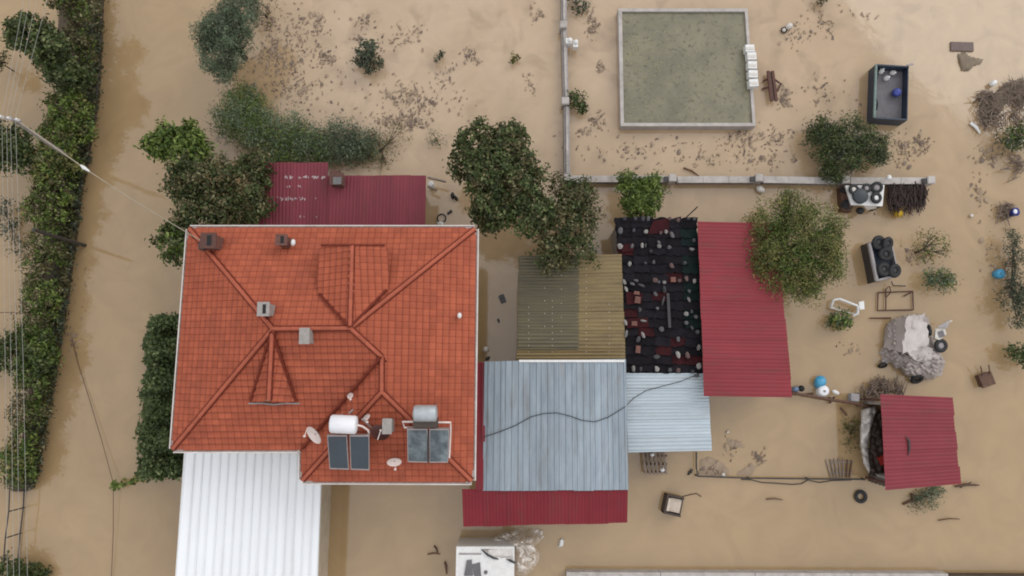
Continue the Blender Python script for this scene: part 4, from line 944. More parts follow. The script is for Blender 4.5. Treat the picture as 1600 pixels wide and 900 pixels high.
# ------------------------------------------------------------------ plants
lf = {}
lf['dark'] = leaf_mat('dark_leaf', (0.032, 0.048, 0.012), (0.075, 0.105, 0.028), (0.22, 0.25, 0.1))
lf['green'] = leaf_mat('green_leaf', (0.05, 0.085, 0.014), (0.125, 0.18, 0.03), (0.27, 0.33, 0.085))
lf['brown'] = leaf_mat('brown_green_leaf', (0.055, 0.048, 0.018), (0.12, 0.105, 0.04), (0.29, 0.27, 0.14))
lf['yellow'] = leaf_mat('yellow_green_leaf', (.062, .068, .018), (.165, .16, .045), (.38, .33, .12))
lf['grey'] = leaf_mat('grey_green_leaf', (0.07, 0.098, 0.055), (0.14, 0.185, 0.105), (0.26, 0.3, 0.19))
lf['greydark'] = leaf_mat('dark_grey_green_leaf', (0.045, 0.058, 0.036), (0.085, 0.102, 0.06), (0.2, 0.22, 0.14))
lf['ivy'] = leaf_mat('ivy_leaf', (0.042, 0.066, 0.02), (0.095, 0.13, 0.04), (0.24, 0.28, 0.12))
lf['rusty'] = leaf_mat('reddish_leaf', (0.07, 0.04, 0.026), (0.17, 0.085, 0.055), (0.33, 0.22, 0.15))
def leaf_cloud(name, clumps, per, L, Wd, mat, parent, seed, sig, off, up=.5):
    if Wd > .045: L, Wd, per = L * 1.35, Wd * 1.35, max(5, int(per * .7))
    """clumps: (n,7) centre, outward normal, tint"""
    rg = np.random.RandomState(seed); n = len(clumps); cl = np.repeat(np.array(clumps), per, axis=0); N_ = len(cl)
    c = cl[:, :3] + rg.normal(0, 1, (N_, 3)) * sig
    nr = cl[:, 3:6] * .8 + rg.normal(0, .55, (N_, 3)); nr[:, 2] += up; nr /= np.linalg.norm(nr, axis=1, keepdims=True) + 1e-9
    t = rg.normal(0, 1, (N_, 3)); t -= nr * (t * nr).sum(1, keepdims=True); t /= np.linalg.norm(t, axis=1, keepdims=True) + 1e-9
    b = np.cross(nr, t); sz = rg.uniform(.65, 1.3, (N_, 1)); l = t * L * sz / 2; w_ = b * Wd * sz / 2; fold = nr * Wd * .22 * sz
    v = np.stack([c - l, c + w_ * 1. + fold, c + l - nr * L * .15, c - w_ + fold], 1).reshape(-1, 3) - np.array(off)
    me = bpy.data.meshes.new(name); me.vertices.add(4 * N_); me.vertices.foreach_set('co', v.ravel())
    me.loops.add(4 * N_); me.loops.foreach_set('vertex_index', np.arange(4 * N_)); me.polygons.add(N_)
    me.polygons.foreach_set('loop_start', np.arange(0, 4 * N_, 4)); me.polygons.foreach_set('loop_total', np.full(N_, 4)); me.update(calc_edges=True)
    a = me.attributes.new('tint', 'FLOAT', 'FACE'); a.data.foreach_set('value', np.clip(cl[:, 6] + rg.normal(0, .21, N_), 0, 1).astype(np.float32))
    me.materials.append(mat); o = bpy.data.objects.new(name, me); C.objects.link(o)
    if parent is not None: o.parent = parent; WL[o.name] = WL[parent.name].copy()
    else: o.location = off
    return o
_seed = [100]
def tree(name, label, cat, blobs, pal, leaf=(.13, .07), dens=26, per=16, sig=.11, group=None, trunk=None, gap=.15, zb=-.5, mix=None, flat=.75, bark='bark'):
    """blobs: (px, py, r_px, z of the blob's middle)"""
    _seed[0] += 1; rg = np.random.RandomState(_seed[0])
    k_ = 1.2 if group == LEFT else (1.2 if group == NORTH else 1.12)
    B = [(np.array(Wp(x, y, z)), r * mpp(z) * k_) for x, y, r, z in blobs]
    wts = np.array([r * r for _, r in B]); ctr = sum(c * w_ for (c, _), w_ in zip(B, wts)) / wts.sum()
    base = Vector((ctr[0], ctr[1], 0)) if trunk is None else Wp(*trunk, 0)
    t = thing(name, label, cat, base, 0, group)
    mb = MB(); r0 = max(.035, .055 * math.sqrt(wts.sum()))
    mid = Vector((base.x * .5 + ctr[0] * .5, base.y * .5 + ctr[1] * .5, max(.1, ctr[2] * .55)))
    mb.tube([(base.x, base.y, zb), (base.x, base.y, .0), mid], [r0 * 1.2, r0, r0 * .75], 7)
    for c, r in B:
        cv = Vector(c); k = Vector(rg.normal(0, .12 * r, 3)); mb.tube([mid, (mid + cv) / 2 + k, cv], [r0 * .55, r0 * .35, r0 * .15], 5)
        for q in range(5):
            d = Vector(rg.normal(0, 1, 3)); d.z = abs(d.z) * .6; d.normalize(); mb.tube([(mid + cv) / 2 + k, cv + d * r * .45, cv + d * r * .85], [r0 * .22, r0 * .12, r0 * .05], 4)
    build('trunk', mb, mt[bark], t)
    sets = {}
    for c, r in B:
        n = max(8, int(dens * r * r * 4)); ph = rg.uniform(0, 6.3, 3)
        for i in range(n):
            d = rg.normal(0, 1, 3); d[2] = abs(d[2]) if rg.rand() < .8 else d[2]; d /= np.linalg.norm(d)
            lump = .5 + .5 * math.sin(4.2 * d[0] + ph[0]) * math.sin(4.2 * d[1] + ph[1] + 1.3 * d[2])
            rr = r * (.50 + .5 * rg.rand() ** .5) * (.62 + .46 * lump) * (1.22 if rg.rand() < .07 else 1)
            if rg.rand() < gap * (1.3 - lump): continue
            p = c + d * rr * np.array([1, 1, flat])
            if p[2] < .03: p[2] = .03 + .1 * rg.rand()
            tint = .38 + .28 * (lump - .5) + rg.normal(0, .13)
            key = pal if mix is None or rg.rand() > mix[1] * (1.6 * (1 - lump)) else mix[0]
            sets.setdefault(key, []).append((*p, *d, tint))
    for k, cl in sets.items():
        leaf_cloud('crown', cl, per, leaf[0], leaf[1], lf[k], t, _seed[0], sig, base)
    return t
LEFT = 'trees and bushes on the left bank'; NORTH = 'trees behind the house'
tree('tree', 'dark rounded tree at the top left behind the overhead wires', 'tree', [(48, 55, 34, 4), (25, 48, 16, 3.6), (75, 75, 32, 3.6), (90, 105, 28, 3)], 'dark', (.15, .08), 24, group=LEFT, trunk=(110, 95))
tree('tree', 'brown tinged tree at the top edge beside the lane', 'tree', [(128, 18, 26, 2.2), (118, 60, 26, 2.2), (132, 85, 18, 1.8), (98, -5, 24, 3)], 'brown', (.12, .06), 26, group=LEFT, mix=('green', .35), gap=.2, trunk=(128, 50))
tree('tree', 'dark leafy tree on the bank just above the pole base', 'tree', [(108, 118, 30, 2.2), (130, 125, 20, 1.6), (92, 100, 22, 3)], 'dark', (.14, .07), 24, group=LEFT, trunk=(125, 125))
tree('bush', 'green bush overhanging the bank under the service cable', 'bush', [(105, 170, 33, 1.6), (125, 200, 24, 1.2), (92, 210, 30, 1.6)], 'green', (.13, .065), 26, group=LEFT, mix=('yellow', .5))
tree('bush', 'yellow green bush where the cable clamp hangs over the bank', 'bush', [(85, 245, 32, 1.5), (110, 262, 22, 1.1), (75, 275, 26, 1.4)], 'yellow', (.12, .06), 26, group=LEFT, mix=('green', .6))
tree('bush', 'olive green bush on the bank above the bare dark pole', 'bush', [(78, 305, 30, 1.5), (98, 300, 22, 1.0), (60, 330, 25, 1.5), (88, 335, 24, 1.2)], 'green', (.11, .06), 24, group=LEFT, mix=('brown', .7), gap=.2)
tree('bush', 'thin brownish bush on the bank just below the bare dark pole', 'bush', [(70, 380, 28, 1.4), (58, 410, 22, 1.4), (85, 400, 22, 1.0), (65, 440, 22, 1.3), (82, 352, 18, 1)], 'brown', (.11, .055), 20, group=LEFT, mix=('green', .7), gap=.35)
tree('bush', 'sparse bush leaning over the water midway down the bank', 'bush', [(62, 470, 26, 1.2), (55, 505, 24, 1.2), (80, 460, 22, 1), (72, 495, 22, 1), (50, 445, 16, 1)], 'brown', (.11, .055), 22, group=LEFT, mix=('green', .9), gap=.2)
tree('bush', 'dense dark green bush midway down the bank', 'bush', [(58, 545, 28, 1.3), (72, 565, 20, 1), (52, 585, 24, 1.2), (45, 520, 15, 1.2)], 'dark', (.13, .07), 26, group=LEFT, mix=('green', .6))
tree('bush', 'ragged bush on the narrowing lower part of the bank', 'bush', [(52, 610, 26, 1.2), (42, 645, 24, 1.1), (58, 645, 17, .9), (38, 680, 18, 1.1)], 'brown', (.11, .055), 24, group=LEFT, mix=('green', .6), gap=.25)
tree('bush', 'olive bush at the south tip of the bank above the railing', 'bush', [(30, 705, 22, 1.2), (40, 735, 17, .9), (15, 720, 20, 1.2), (26, 752, 14, .8), (45, 705, 15, .8)], 'yellow', (.11, .055), 24, group=LEFT, mix=('green', .8), gap=.2)
tree('tree', 'dark tree crown cut by the left edge under the crossarm', 'tree', [(22, 225, 30, 2), (-5, 240, 30, 2), (35, 250, 20, 1.6)], 'dark', (.14, .07), 26, group=LEFT)
tree('bush', 'half drowned bush at the left edge beside the bare dark pole', 'bush', [(10, 350, 22, .6), (25, 385, 14, .4), (8, 320, 14, .5)], 'greydark', (.10, .05), 16, group=LEFT, gap=.4)
tree('bush', 'dark green bush at the left edge beneath the wires', 'bush', [(12, 555, 26, 1.0), (-4, 545, 22, 1), (20, 530, 12, .8)], 'dark', (.12, .06), 26, group=LEFT)
tree('bush', 'small dark bush at the bottom left corner below the railing', 'bush', [(18, 895, 24, .8), (42, 902, 20, .5), (60, 898, 14, .3)], 'dark', (.12, .06), 24, group=LEFT)
tree('bush', 'brown shrub at the upper left edge above the crossarm', 'bush', [(-4, 95, 18, 1.2)], 'brown', (.12, .06), 24, group=LEFT)
tree('willow_tree', 'tall grey green willow at the top with soft drooping leaves', 'tree', [(345, 85, 34, 2.4), (355, 45, 38, 2.8), (375, 15, 34, 2.8), (335, 55, 30, 2.4), (322, 55, 14, 2), (350, 110, 20, 1.6), (372, 60, 26, 2.2)], 'grey', (.20, .035), 34, 18, .12, NORTH, mix=('greydark', .4), gap=.1)
tree('bush', 'soft grey green bush between the willow and the brown tree', 'bush', [(375, 165, 30, 1.0), (395, 200, 36, 1.3), (360, 195, 24, 1.2), (420, 212, 34, 1.1), (345, 180, 12, .8), (385, 145, 16, .7), (400, 170, 20, .8)], 'grey', (.17, .035), 30, 18, .19, NORTH, mix=('green', .7), gap=.3)
tree('bush', 'grey green bush north of the maroon shed', 'bush', [(455, 220, 36, .9), (485, 232, 28, .9), (440, 240, 26, 1.0), (470, 205, 18, .5), (500, 220, 20, .6), (505, 243, 18, .6)], 'grey', (.16, .035), 28, 18, .19, NORTH, mix=('green', .6), gap=.3)
tree('bush', 'blue green bush at the end of the row north of the maroon shed', 'bush', [(535, 212, 28, .8), (560, 222, 22, .6), (520, 232, 22, .7), (548, 240, 18, .5), (575, 238, 16, .3), (585, 215, 12, .25)], 'grey', (.16, .035), 28, 18, .17, NORTH, mix=('greydark', .5), gap=.3)
tree('bush', 'half drowned pale shrub sinking beside the blue green bush', 'bush', [(590, 235, 28, .12), (615, 215, 24, .1), (570, 250, 18, .15), (600, 255, 14, .1)], 'yellow', (.13, .03), 12, 14, .2, NORTH, gap=.45)
tree('tree', 'bright green leafy tree reaching out over the lane', 'tree', [(262, 222, 26, 3), (285, 240, 26, 3), (245, 225, 18, 2.8), (295, 215, 20, 3), (310, 235, 20, 3)], 'green', (.17, .08), 26, 16, .13, NORTH, trunk=(310, 270), gap=.15)
tree('tree', 'dark brownish green tree behind the north west corner of the house', 'tree', [(295, 275, 30, 3.4), (335, 280, 34, 3.6), (300, 320, 30, 3), (345, 320, 34, 3.2), (320, 345, 30, 3), (275, 290, 18, 3)], 'brown', (.13, .065), 26, 16, .12, NORTH, mix=('dark', .75), gap=.18)
tree('tree', 'dark green tree right of the brownish tree north of the house', 'tree', [(400, 255, 26, 3.4), (385, 290, 30, 3.4), (400, 320, 26, 3.2), (375, 335, 28, 3), (412, 280, 16, 3)], 'dark', (.13, .065), 26, 16, .12, NORTH, mix=('brown', .6))
tree('bush', 'green bush squeezed against the upper west wall of the house', 'bush', [(268, 380, 22, 2.6), (285, 360, 20, 2.6), (270, 400, 14, 2.2), (290, 390, 16, 2.5)], 'dark', (.14, .075), 26, 16, .11, NORTH, mix=('green', .6))
tree('tree', 'biggest dark evergreen tree right of the house', 'tree', [(745, 225, 36, 3.6), (790, 235, 40, 4), (765, 270, 44, 4.2), (810, 285, 44, 4.2), (775, 320, 42, 4), (830, 330, 42, 4), (760, 345, 24, 3.4), (805, 215, 22, 3.6), (722, 262, 22, 3.2)], 'dark', (.14, .07), 28, 18, .12, trunk=(800, 330), mix=('brown', .35))
tree('tree', 'brown mottled tree overhanging the olive shelter', 'tree', [(890, 310, 38, 3), (915, 330, 28, 2.8), (880, 360, 42, 3.4), (900, 385, 34, 3.2), (860, 400, 30, 3.4), (905, 300, 24, 2.6)], 'brown', (.12, .06), 24, 16, .12, mix=('dark', .7), gap=.28, trunk=(880, 370))
tree('tree', 'small bright green tree growing through the garden wall', 'tree', [(1000, 310, 30, 1.9), (985, 290, 22, 1.8), (1018, 295, 22, 1.8), (990, 325, 20, 1.8), (1012, 325, 20, 1.8), (1024, 276, 9, 1.6), (974, 282, 10, 1.6)], 'green', (.12, .055), 32, 18, .11, gap=.1)
tree('tree', 'round yellow green tree at the edge of the bright red shed', 'tree', [(1235, 385, 62, 2.6), (1200, 360, 40, 2.4), (1270, 360, 42, 2.4), (1280, 410, 42, 2.2), (1215, 430, 36, 2.6), (1250, 440, 32, 2.2), (1190, 395, 34, 2.6), (1235, 335, 36, 2.2), (1298, 385, 22, 2), (1265, 450, 22, 2), (1180, 370, 16, 2), (1305, 355, 16, 1.8), (1230, 310, 16, 1.9), (1300, 420, 16, 1.8)], 'yellow', (.12, .04), 26, 18, .15, mix=('green', .75), gap=.15)
tree('bush', 'dark olive bush behind the right end of the garden wall', 'bush', [(1290, 215, 32, .9), (1330, 215, 34, .9), (1315, 245, 34, 1.0), (1360, 235, 28, .8), (1300, 268, 18, .9), (1275, 210, 18, .7), (1372, 245, 14, .6)], 'dark', (.15, .045), 32, 18, .13, mix=('greydark', .3), gap=.15)
tree('shrub', 'lone grey green shrub in the flooded field', 'shrub', [(575, 82, 22, .7), (580, 98, 18, .6), (566, 92, 14, .5)], 'greydark', (.14, .05), 26, 14, .1, gap=.15)
tree('shrub', 'small olive tuft poking out of the flooded field', 'shrub', [(685, 90, 9, .35), (688, 84, 6, .5)], 'greydark', (.13, .04), 40, 10, .07)
tree('shrub', 'tiny bright green tuft near the garden wall', 'shrub', [(804, 92, 8, .3)], 'yellow', (.11, .05), 40, 10, .07)
tree('shrub', 'black green shrub against the garden wall side', 'shrub', [(903, 158, 14, .5), (910, 168, 10, .4), (898, 150, 9, .4)], 'dark', (.11, .055), 34, 14, .08)
tree('shrub', 'thin grey shrub just above the big dark evergreen', 'shrub', [(682, 216, 14, .4)], 'grey', (.12, .035), 22, 12, .1, gap=.3)
tree('shrub', 'half bare shrub right of the grey tyre trailer', 'shrub', [(1445, 385, 22, .7), (1465, 380, 18, .7), (1455, 365, 12, .7), (1450, 400, 12, .5), (1472, 395, 10, .5)], 'yellow', (.13, .045), 14, 10, .12, trunk=(1430, 395), gap=.35, mix=('green', .5))
tree('shrub', 'grey green shrub below the half bare shrub', 'shrub', [(1466, 438, 20, .6), (1480, 440, 14, .5), (1452, 432, 12, .5)], 'grey', (.15, .045), 26, 12, .11, mix=('green', .4))
tree('shrub', 'green shrub tangled with the overturned white chair', 'shrub', [(1312, 500, 15, .5), (1322, 502, 10, .4), (1303, 503, 10, .4)], 'green', (.15, .05), 26, 12, .1, mix=('grey', .4))
tree('bush', 'narrow dark bush row along the right edge below the cyan bucket', 'bush', [(1585, 400, 18, .7), (1582, 375, 14, .6), (1590, 440, 20, .8), (1580, 465, 22, .8), (1598, 480, 20, .8), (1590, 500, 14, .6)], 'greydark', (.13, .045), 22, 14, .12, gap=.25)
tree('bush', 'dark bush at the right edge level with the grey tarpaulin', 'bush', [(1590, 552, 16, .7), (1604, 560, 18, .7), (1580, 545, 8, .5)], 'dark', (.13, .05), 26, 12, .1)
tree('bush', 'green patch at the right edge under the heap of branches', 'bush', [(1578, 222, 20, .6), (1598, 215, 22, .6)], 'greydark', (.12, .05), 24, 14, .11, mix=('green', .6))
tree('shrub', 'drowned grey shrub sinking south of the small red shed', 'shrub', [(1448, 776, 18, .12), (1460, 770, 14, .15), (1432, 785, 12, .1)], 'grey', (.13, .035), 20, 14, .12, gap=.2)
tree('shrub', 'drowned olive weeds beside the white hanging sheet', 'shrub', [(1330, 690, 16, .1), (1322, 665, 10, .1), (1335, 665, 12, .1)], 'yellow', (.12, .035), 20, 12, .11, gap=.3)
tree('shrub', 'dark weed clump at the top edge right of the garden wall', 'shrub', [(900, 5, 16, .3), (912, 14, 9, .2)], 'greydark', (.12, .05), 22, 12, .1, gap=.2)
tree('shrub', 'dark weed clump at the top edge beyond the basin', 'shrub', [(1285, 0, 10, .3)], 'brown', (.12, .05), 26, 12, .1)
tree('shrub', 'brown brush along the willow at the top edge', 'shrub', [(415, 10, 20, .5), (420, 35, 12, .2), (400, 30, 14, .5)], 'brown', (.12, .04), 14, 12, .12, gap=.4)
rg = np.random.RandomState(91)
for pal_, lab_, n_, sd2 in (('greydark', 'dark low undergrowth covering the earth bank', 700, 92), ('brown', 'brownish creepers trailing over the edge of the earth bank', 900, 93)):
    cl = []
    for i in range(n_):
        k = rg.uniform(0, len(edge) - 2.2); j = int(k); f = k - j; q = rg.uniform(0, .55) if rg.rand() < .5 else rg.uniform(-.03, .2)
        xe = edge[j][0] * (1 - f) + edge[j + 1][0] * f; xi = inner[j][0] * (1 - f) + inner[j + 1][0] * f; y = edge[j][1] * (1 - f) + edge[j + 1][1] * f
        cl.append((*Wp(xe * (1 - q) + xi * q, y, rg.uniform(.3, .75)), 0, 0, .8, .4 + rg.normal(0, .15)))
    tag(leaf_cloud('undergrowth', cl, 12, .12, .06, lf[pal_], None, sd2, .12, Wp(90, 400)), lab_, None, None, 'stuff')
# ivy hedge on the west wall
t = thing('hedge', 'tall dark ivy hedge along the west wall of the house', 'hedge', Wp(255, 620))
rg = np.random.RandomState(77); cl = []
for i in range(2600):
    y = rg.uniform(497, 745); f = (y - 497) / 248
    xl = 236 - 18 * f + 3 * math.sin(y * .09) + 3 * math.sin(y * .23 + 1); xr = 284
    x = rg.uniform(xl, xr); z = 2.6 * min(1, (x - xl) / 14 + .25) * (.8 + .2 * math.sin(y * .13)) - abs(rg.normal(0, .25)); 
    cl.append((*Wp(x, y, max(z, .1)), rg.normal(-.3, .3), rg.normal(0, .4), .7, .4 + rg.normal(0, .15)))
hl2 = WL[t.name]
mb = MB()
for yy in (520, 580, 640, 700, 735):
    p = Wp(268, yy); mb.tube([(p.x, p.y, -.4), (p.x + .1, p.y, 1.2), (p.x, p.y + .2, 2.2)], [.06, .05, .02], 6)
build('stem', mb, mt['bark'], t); leaf_cloud('ivy', cl, 12, .13, .09, lf['ivy'], t, 78, .1, hl2)
t = thing('vine', 'ivy tendril trailing from the hedge onto the drooping cable', 'vine', Wp(205, 752)); pts = [(230, 738), (218, 746), (205, 751), (192, 757), (180, 759)]
mb = MB(); mb.tube([Wp(x, y, .4) for x, y in pts], .02, 5); build('stem', mb, mt['bark'], t)
cl = [(*Wp(x + rg.normal(0, 2), y + rg.normal(0, 2), .45), 0, 0, 1, .5) for x, y in pts for _ in range(5)] + [(*Wp(180 + rg.normal(0, 3), 759 + rg.normal(0, 2.5), .5), 0, 0, 1, .6) for _ in range(16)]
leaf_cloud('ivy', cl, 7, .12, .08, lf['green'], t, 80, .06, WL[t.name])

# ------------------------------------------------------------------ vehicles, furniture and floating things
def open_box(t, rim, z, wall, zfloor, m_out, m_rim, m_floor, zb=-.3, name='side_panel'):
    P = [Wp(x, y, z) for x, y in rim]; c = sum(P, Vector()) / 4
    for i in range(4):
        a, b = P[i], P[(i + 1) % 4]; ia, ib = [v + Vector((c.x - v.x, c.y - v.y, 0)).normalized() * wall * 1.4 for v in (a, b)]
        mb = MB(); mb.hexa([Vector((v.x, v.y, zb)) for v in (a, b, ib, ia)], [a, b, ib, ia]); build(name, mb, m_rim[i] if isinstance(m_rim, list) else m_out, t)
    Q = [v + Vector((c.x - v.x, c.y - v.y, 0)).normalized() * wall * 1.5 for v in P]
    mb = MB(); mb.hexa([Vector((v.x, v.y, zfloor - .1)) for v in Q], [Vector((v.x, v.y, zfloor)) for v in Q]); build('floor', mb, m_floor, t)
t = thing('farm_trailer', 'dark open farm trailer half sunk in the flood with jugs in its bed', 'trailer', Wp(1390, 145))
open_box(t, [(1369, 100), (1420, 103), (1418, 188), (1366, 185)], .8, .06, .3, mt['navy'], [mt['navy']] * 4, mt['bed'])
mb = MB(); mb.tube([Wp(1369, 101, .82), Wp(1366, 184, .82)], .07, 4); build('rim_board', mb, mt['green_paint'], t)
mb = MB(); mb.tube([Wp(1370, 102, .83), Wp(1420, 105, .83)], .035, 4); build('rim_board', mb, mt['navy'], t)
mb = MB(); p = Wp(1422, 101, .82); mb.box(p, (.3, .08, .06), (0, 0, .2)); build('tail_latch', mb, mt['greypaint'], t)
for x, y in ((1364, 120), (1364, 165)):
    p = Wp(x, y, .1); mb = MB(); mb.torus(p, .3, .1, (0, R(90), 0), 18, 6); build('wheel', mb, mt['rubber'], t)
for i, (x, y, l) in enumerate(((1379, 110, 'left one of three white jugs at the head of the trailer bed'), (1387, 120, 'middle and lowest of three white jugs in the trailer bed'), (1397, 110, 'right one of three white jugs at the head of the trailer bed'))):
    p = Wp(x, y, .6); mb = MB(); mb.lathe((p.x, p.y, .31), [(.1, 0), (.12, .03), (.12, .2), (.05, .27), (.05, .31)], 10, (R(20 * (i - 1)), R(15), 0)); tag(build('jug', mb, mt['white'], None, (p.x, p.y, .31)), l, 'jug', 'white jugs in the trailer')
p = Wp(1404, 142, .6); mb = MB(); mb.lathe((p.x, p.y, .31), [(.16, 0), (.2, .05), (.2, .4), (.12, .46)], 12, (R(15), R(-18), 0)); tag(build('drum', mb, mt['blue'], None, (p.x, p.y, .31)), 'dark blue drum standing in the trailer bed', 'drum')
def tyre(x, y, z, R_, r_, label, rot=(0, 0, 0), group=None, hub=None, m_='rubber'):
    p = Wp(x, y, z); mb = MB(); mb.torus(p, R_, r_, rot, 20, 8, flat=.9); o = build('tyre', mb, mt[m_], None, p); tag(o, label, 'tyre', group)
    if hub: mb = MB(); mb.lathe(p, [(R_ - r_ * .6, -.04), (R_ - r_ * .6, .03)], 14, rot); build('rim', mb, mt[hub], o)
    return o
t = thing('tyre_trailer', 'grey box trailer carrying old tyres beside the half bare shrub', 'trailer', Wp(1378, 408))
open_box(t, [(1357, 379), (1392, 371), (1406, 431), (1369, 440)], .85, .08, .55, mt['greypaint'], [mt['greypaint']] * 3 + [mt['iron']], mt['navy'])
mb = MB(); mb.tube([Wp(1358, 380, .87), Wp(1370, 439, .87)], .11, 4); build('rim_board', mb, mt['greypaint'], t)
mb = MB(); P = [Wp(x, y, .3) for x, y in ((1353, 386), (1359, 384), (1369, 436), (1364, 439))]; mb.hexa([Vector((v.x - .08, v.y, -.3)) for v in P], P); build('wheel_guard', mb, mt['iron'], t)
mb = MB(); mb.tube([Wp(1393, 440, .4), Wp(1395, 446, .3), Wp(1415, 447, .2)], .03, 5); build('drawbar', mb, mt['iron'], t)
G = 'tyres on the grey trailer'
for a in ((1373, 379, 'upper left tyre on the grey trailer', (.2, .1, 0)), (1387, 381, 'upper right tyre on the grey trailer tilted over its rim', (.3, .5, 0)), (1384, 397, 'middle tyre on the grey trailer', (.1, -.2, 0)), (1381, 421, 'lower left tyre on the grey trailer with bluish hub', (0, .1, 0)), (1398, 423, 'lower right tyre hanging over the grey trailer edge', (.2, .3, 0))):
    tyre(a[0], a[1], .95, .23, .11, a[2], a[3], G, 'iron')
t = thing('table', 'low white platform heaped with tyres beside the garden wall end', 'platform', Wp(1348, 308))
P = [Wp(x, y, .9) for x, y in ((1321, 290), (1382, 289), (1379, 322), (1330, 320))]; mb = MB(); mb.hexa([p - Vector((0, 0, .1)) for p in P], P); build('top', mb, mt['white'], t)
for x, y in ((1330, 321), (1374, 322), (1324, 292), (1378, 292)):
    p = Wp(x, y, .8); mb = MB(); mb.box((p.x, p.y, .1), (.12, .12, 1.4)); build('leg', mb, mt['wood'], t)
mb = MB(); P = [Wp(x, y, z) for x, y, z in ((1350, 322, .85), (1376, 319, .85), (1374, 325, .6), (1356, 328, .55))]; mb.hexa([p - Vector((0, 0, .05)) for p in P], P); build('apron', mb, mt['offwhite'], t)
mb = MB(); P = [Wp(x, y, .45) for x, y in ((1313, 292), (1322, 290), (1331, 330), (1316, 328))]; mb.hexa([Vector((p.x, p.y, -.3)) for p in P], P); build('side_board', mb, mt['wood'], t)
G = 'tyres on the white platform'
tyre(1334, 296, 1.05, .18, .08, 'upper left tyre on the white platform with pale hub', (0, .1, 0), G, 'offwhite')
tyre(1354, 294, 1.05, .16, .07, 'upper middle tyre on the white platform with grey hub', (.1, 0, 0), G, 'greypaint')
tyre(1370, 293, 1.05, .2, .08, 'upper right tyre on the white platform against the wall', (.2, -.2, 0), G, 'greypaint')
tyre(1369, 309, 1.05, .19, .09, 'lower right tyre on the white platform with a white hub', (.1, .1, 0), G, 'white')
p = Wp(1345, 306, 1.1); mb = MB(); mb.lathe(p - Vector((0, 0, .15)), [(.3, 0), (.36, .05), (.36, .15), (.32, .18)], 14); tag(build('basin', mb, M('slate_plastic', (.03, .038, .045), None, .5), None, p), 'dark slate upturned tub in the middle of the white platform', 'tub')
for x, y, r_, lab in ((1323, 320, .3, 'black bin bag slumped at the lower left of the white platform'), (1344, 329, .22, 'black bin bag floating in front of the white platform'), (1320, 297, .24, 'black bin bag wedged between the board and the garden wall')):
    p = Wp(x, y, .45); mb = MB(); mb.ball(p, (r_, r_ * .8, r_ * .8), 9, 6, .16, smooth=False); tag(build('bin_bag', mb, mt['rubber'], None, p), lab, 'bag')
mb = MB(); rg = random.Random(21)
for i in range(240):
    x, y = rg.uniform(1388, 1447), rg.uniform(292, 326); 
    if x > 1440 and y > 318: continue
    z = .35 + .35 * rg.random(); p = Wp(x, y, z); a = rg.uniform(1.1, 2.0); l = rg.uniform(.12, .4); d = Vector((math.cos(a), math.sin(a), rg.uniform(-.3, .3))) * l; mb.tube([p - d, p + d], rg.uniform(.015, .03), 4)
mb.hexa([Wp(x, y, -.3) for x, y in ((1387, 290), (1444, 290), (1446, 322), (1388, 322))], [Wp(x, y, .35) for x, y in ((1387, 290), (1444, 290), (1446, 322), (1388, 322))])
tag(build('brushwood', mb, M('wet_brushwood', (.06, .035, .03), (.03, .02, .018), .8, 8)), 'dark brushwood pile stacked against the garden wall end', None, None, 'stuff')
p = Wp(1408, 328, .4); mb = MB(); mb.lathe((p.x, p.y, .05), [(.17, 0), (.21, .06), (.21, .34), (.1, .42), (.06, .44)], 12, (R(25), R(-20), 0)); mb.torus((p.x + .06, p.y + .1, .42), .08, .025, (R(60), 0, 0), 10, 5)
tag(build('jerrycan', mb, mt['yellow'], None, (p.x, p.y, .05)), 'yellow plastic can floating by the brushwood pile', 'can')
# overturned white chair
t = thing('chair', 'overturned white plastic chair lying beside a green shrub', 'chair', Wp(1322, 480))
def rail(parent, name, pts, r, m_, seg=5): 
    mb = MB(); mb.tube([Wp(*q) for q in pts], r, seg); return build(name, mb, mt[m_], parent)
rail(t, 'back_frame', [(1302, 469, .35), (1312, 467, .4), (1340, 478, .4)], .06, 'white'); rail(t, 'leg', [(1302, 469, .35), (1298, 481, .2), (1304, 482, .2)], .06, 'white')
rail(t, 'leg', [(1341, 478, .4), (1340, 490, .3), (1333, 493, .2)], .07, 'white'); rail(t, 'stretcher', [(1304, 483, .2), (1322, 488, .15), (1338, 491, .2)], .04, 'offwhite')
mb = MB(); P = [Wp(x, y, .45) for x, y in ((1342, 472), (1350, 470), (1351, 483), (1344, 484))]; mb.hexa([p - Vector((0, 0, .06)) for p in P], P); build('seat', mb, mt['white'], t)
t = thing('metal_frame', 'rusty rectangular metal frame floating above the grey tarpaulin', 'frame', Wp(1400, 470))
for q in ([(1372, 457, .1), (1426, 455, .1)], [(1426, 455, .1), (1427, 484, .1)], [(1371, 485, .1), (1427, 484, .1)], [(1384, 452, .12), (1384, 484, .12)], [(1372, 457, .1), (1371, 485, .1)]): rail(t, 'bar', q, .03, 'rust')
rail(t, 'brace', [(1384, 465, .15), (1392, 457, .25), (1390, 447, .3), (1384, 452, .15)], .03, 'rust'); rail(t, 'brace', [(1412, 463, .1), (1425, 456, .14)], .03, 'rust')
mb = MB(); mb.tube([Wp(1359, 497, .1), Wp(1392, 497, .2)], [.03, .05], 5); tag(build('iron_bar', mb, mt['rust'], None, Wp(1375, 497)), 'straight rusty bar floating below the metal frame', 'bar')
tyre(1470, 540, .7, .23, .1, 'black tyre lying on the pale sheet below the white chair', (.1, .1, 0), None, 'greypaint')
tyre(1452, 516, .7, .18, .09, 'black tyre standing almost hidden behind the grey tarpaulin', (.2, R(70), .3)); tyre(1433, 592, .25, .22, .09, 'tyre half buried at the south foot of the tarpaulin', (R(50), 0, .1)); tyre(1379, 571, .15, .16, .06, 'dark tyre edge under the west foot of the tarpaulin', (R(60), 0, 0))
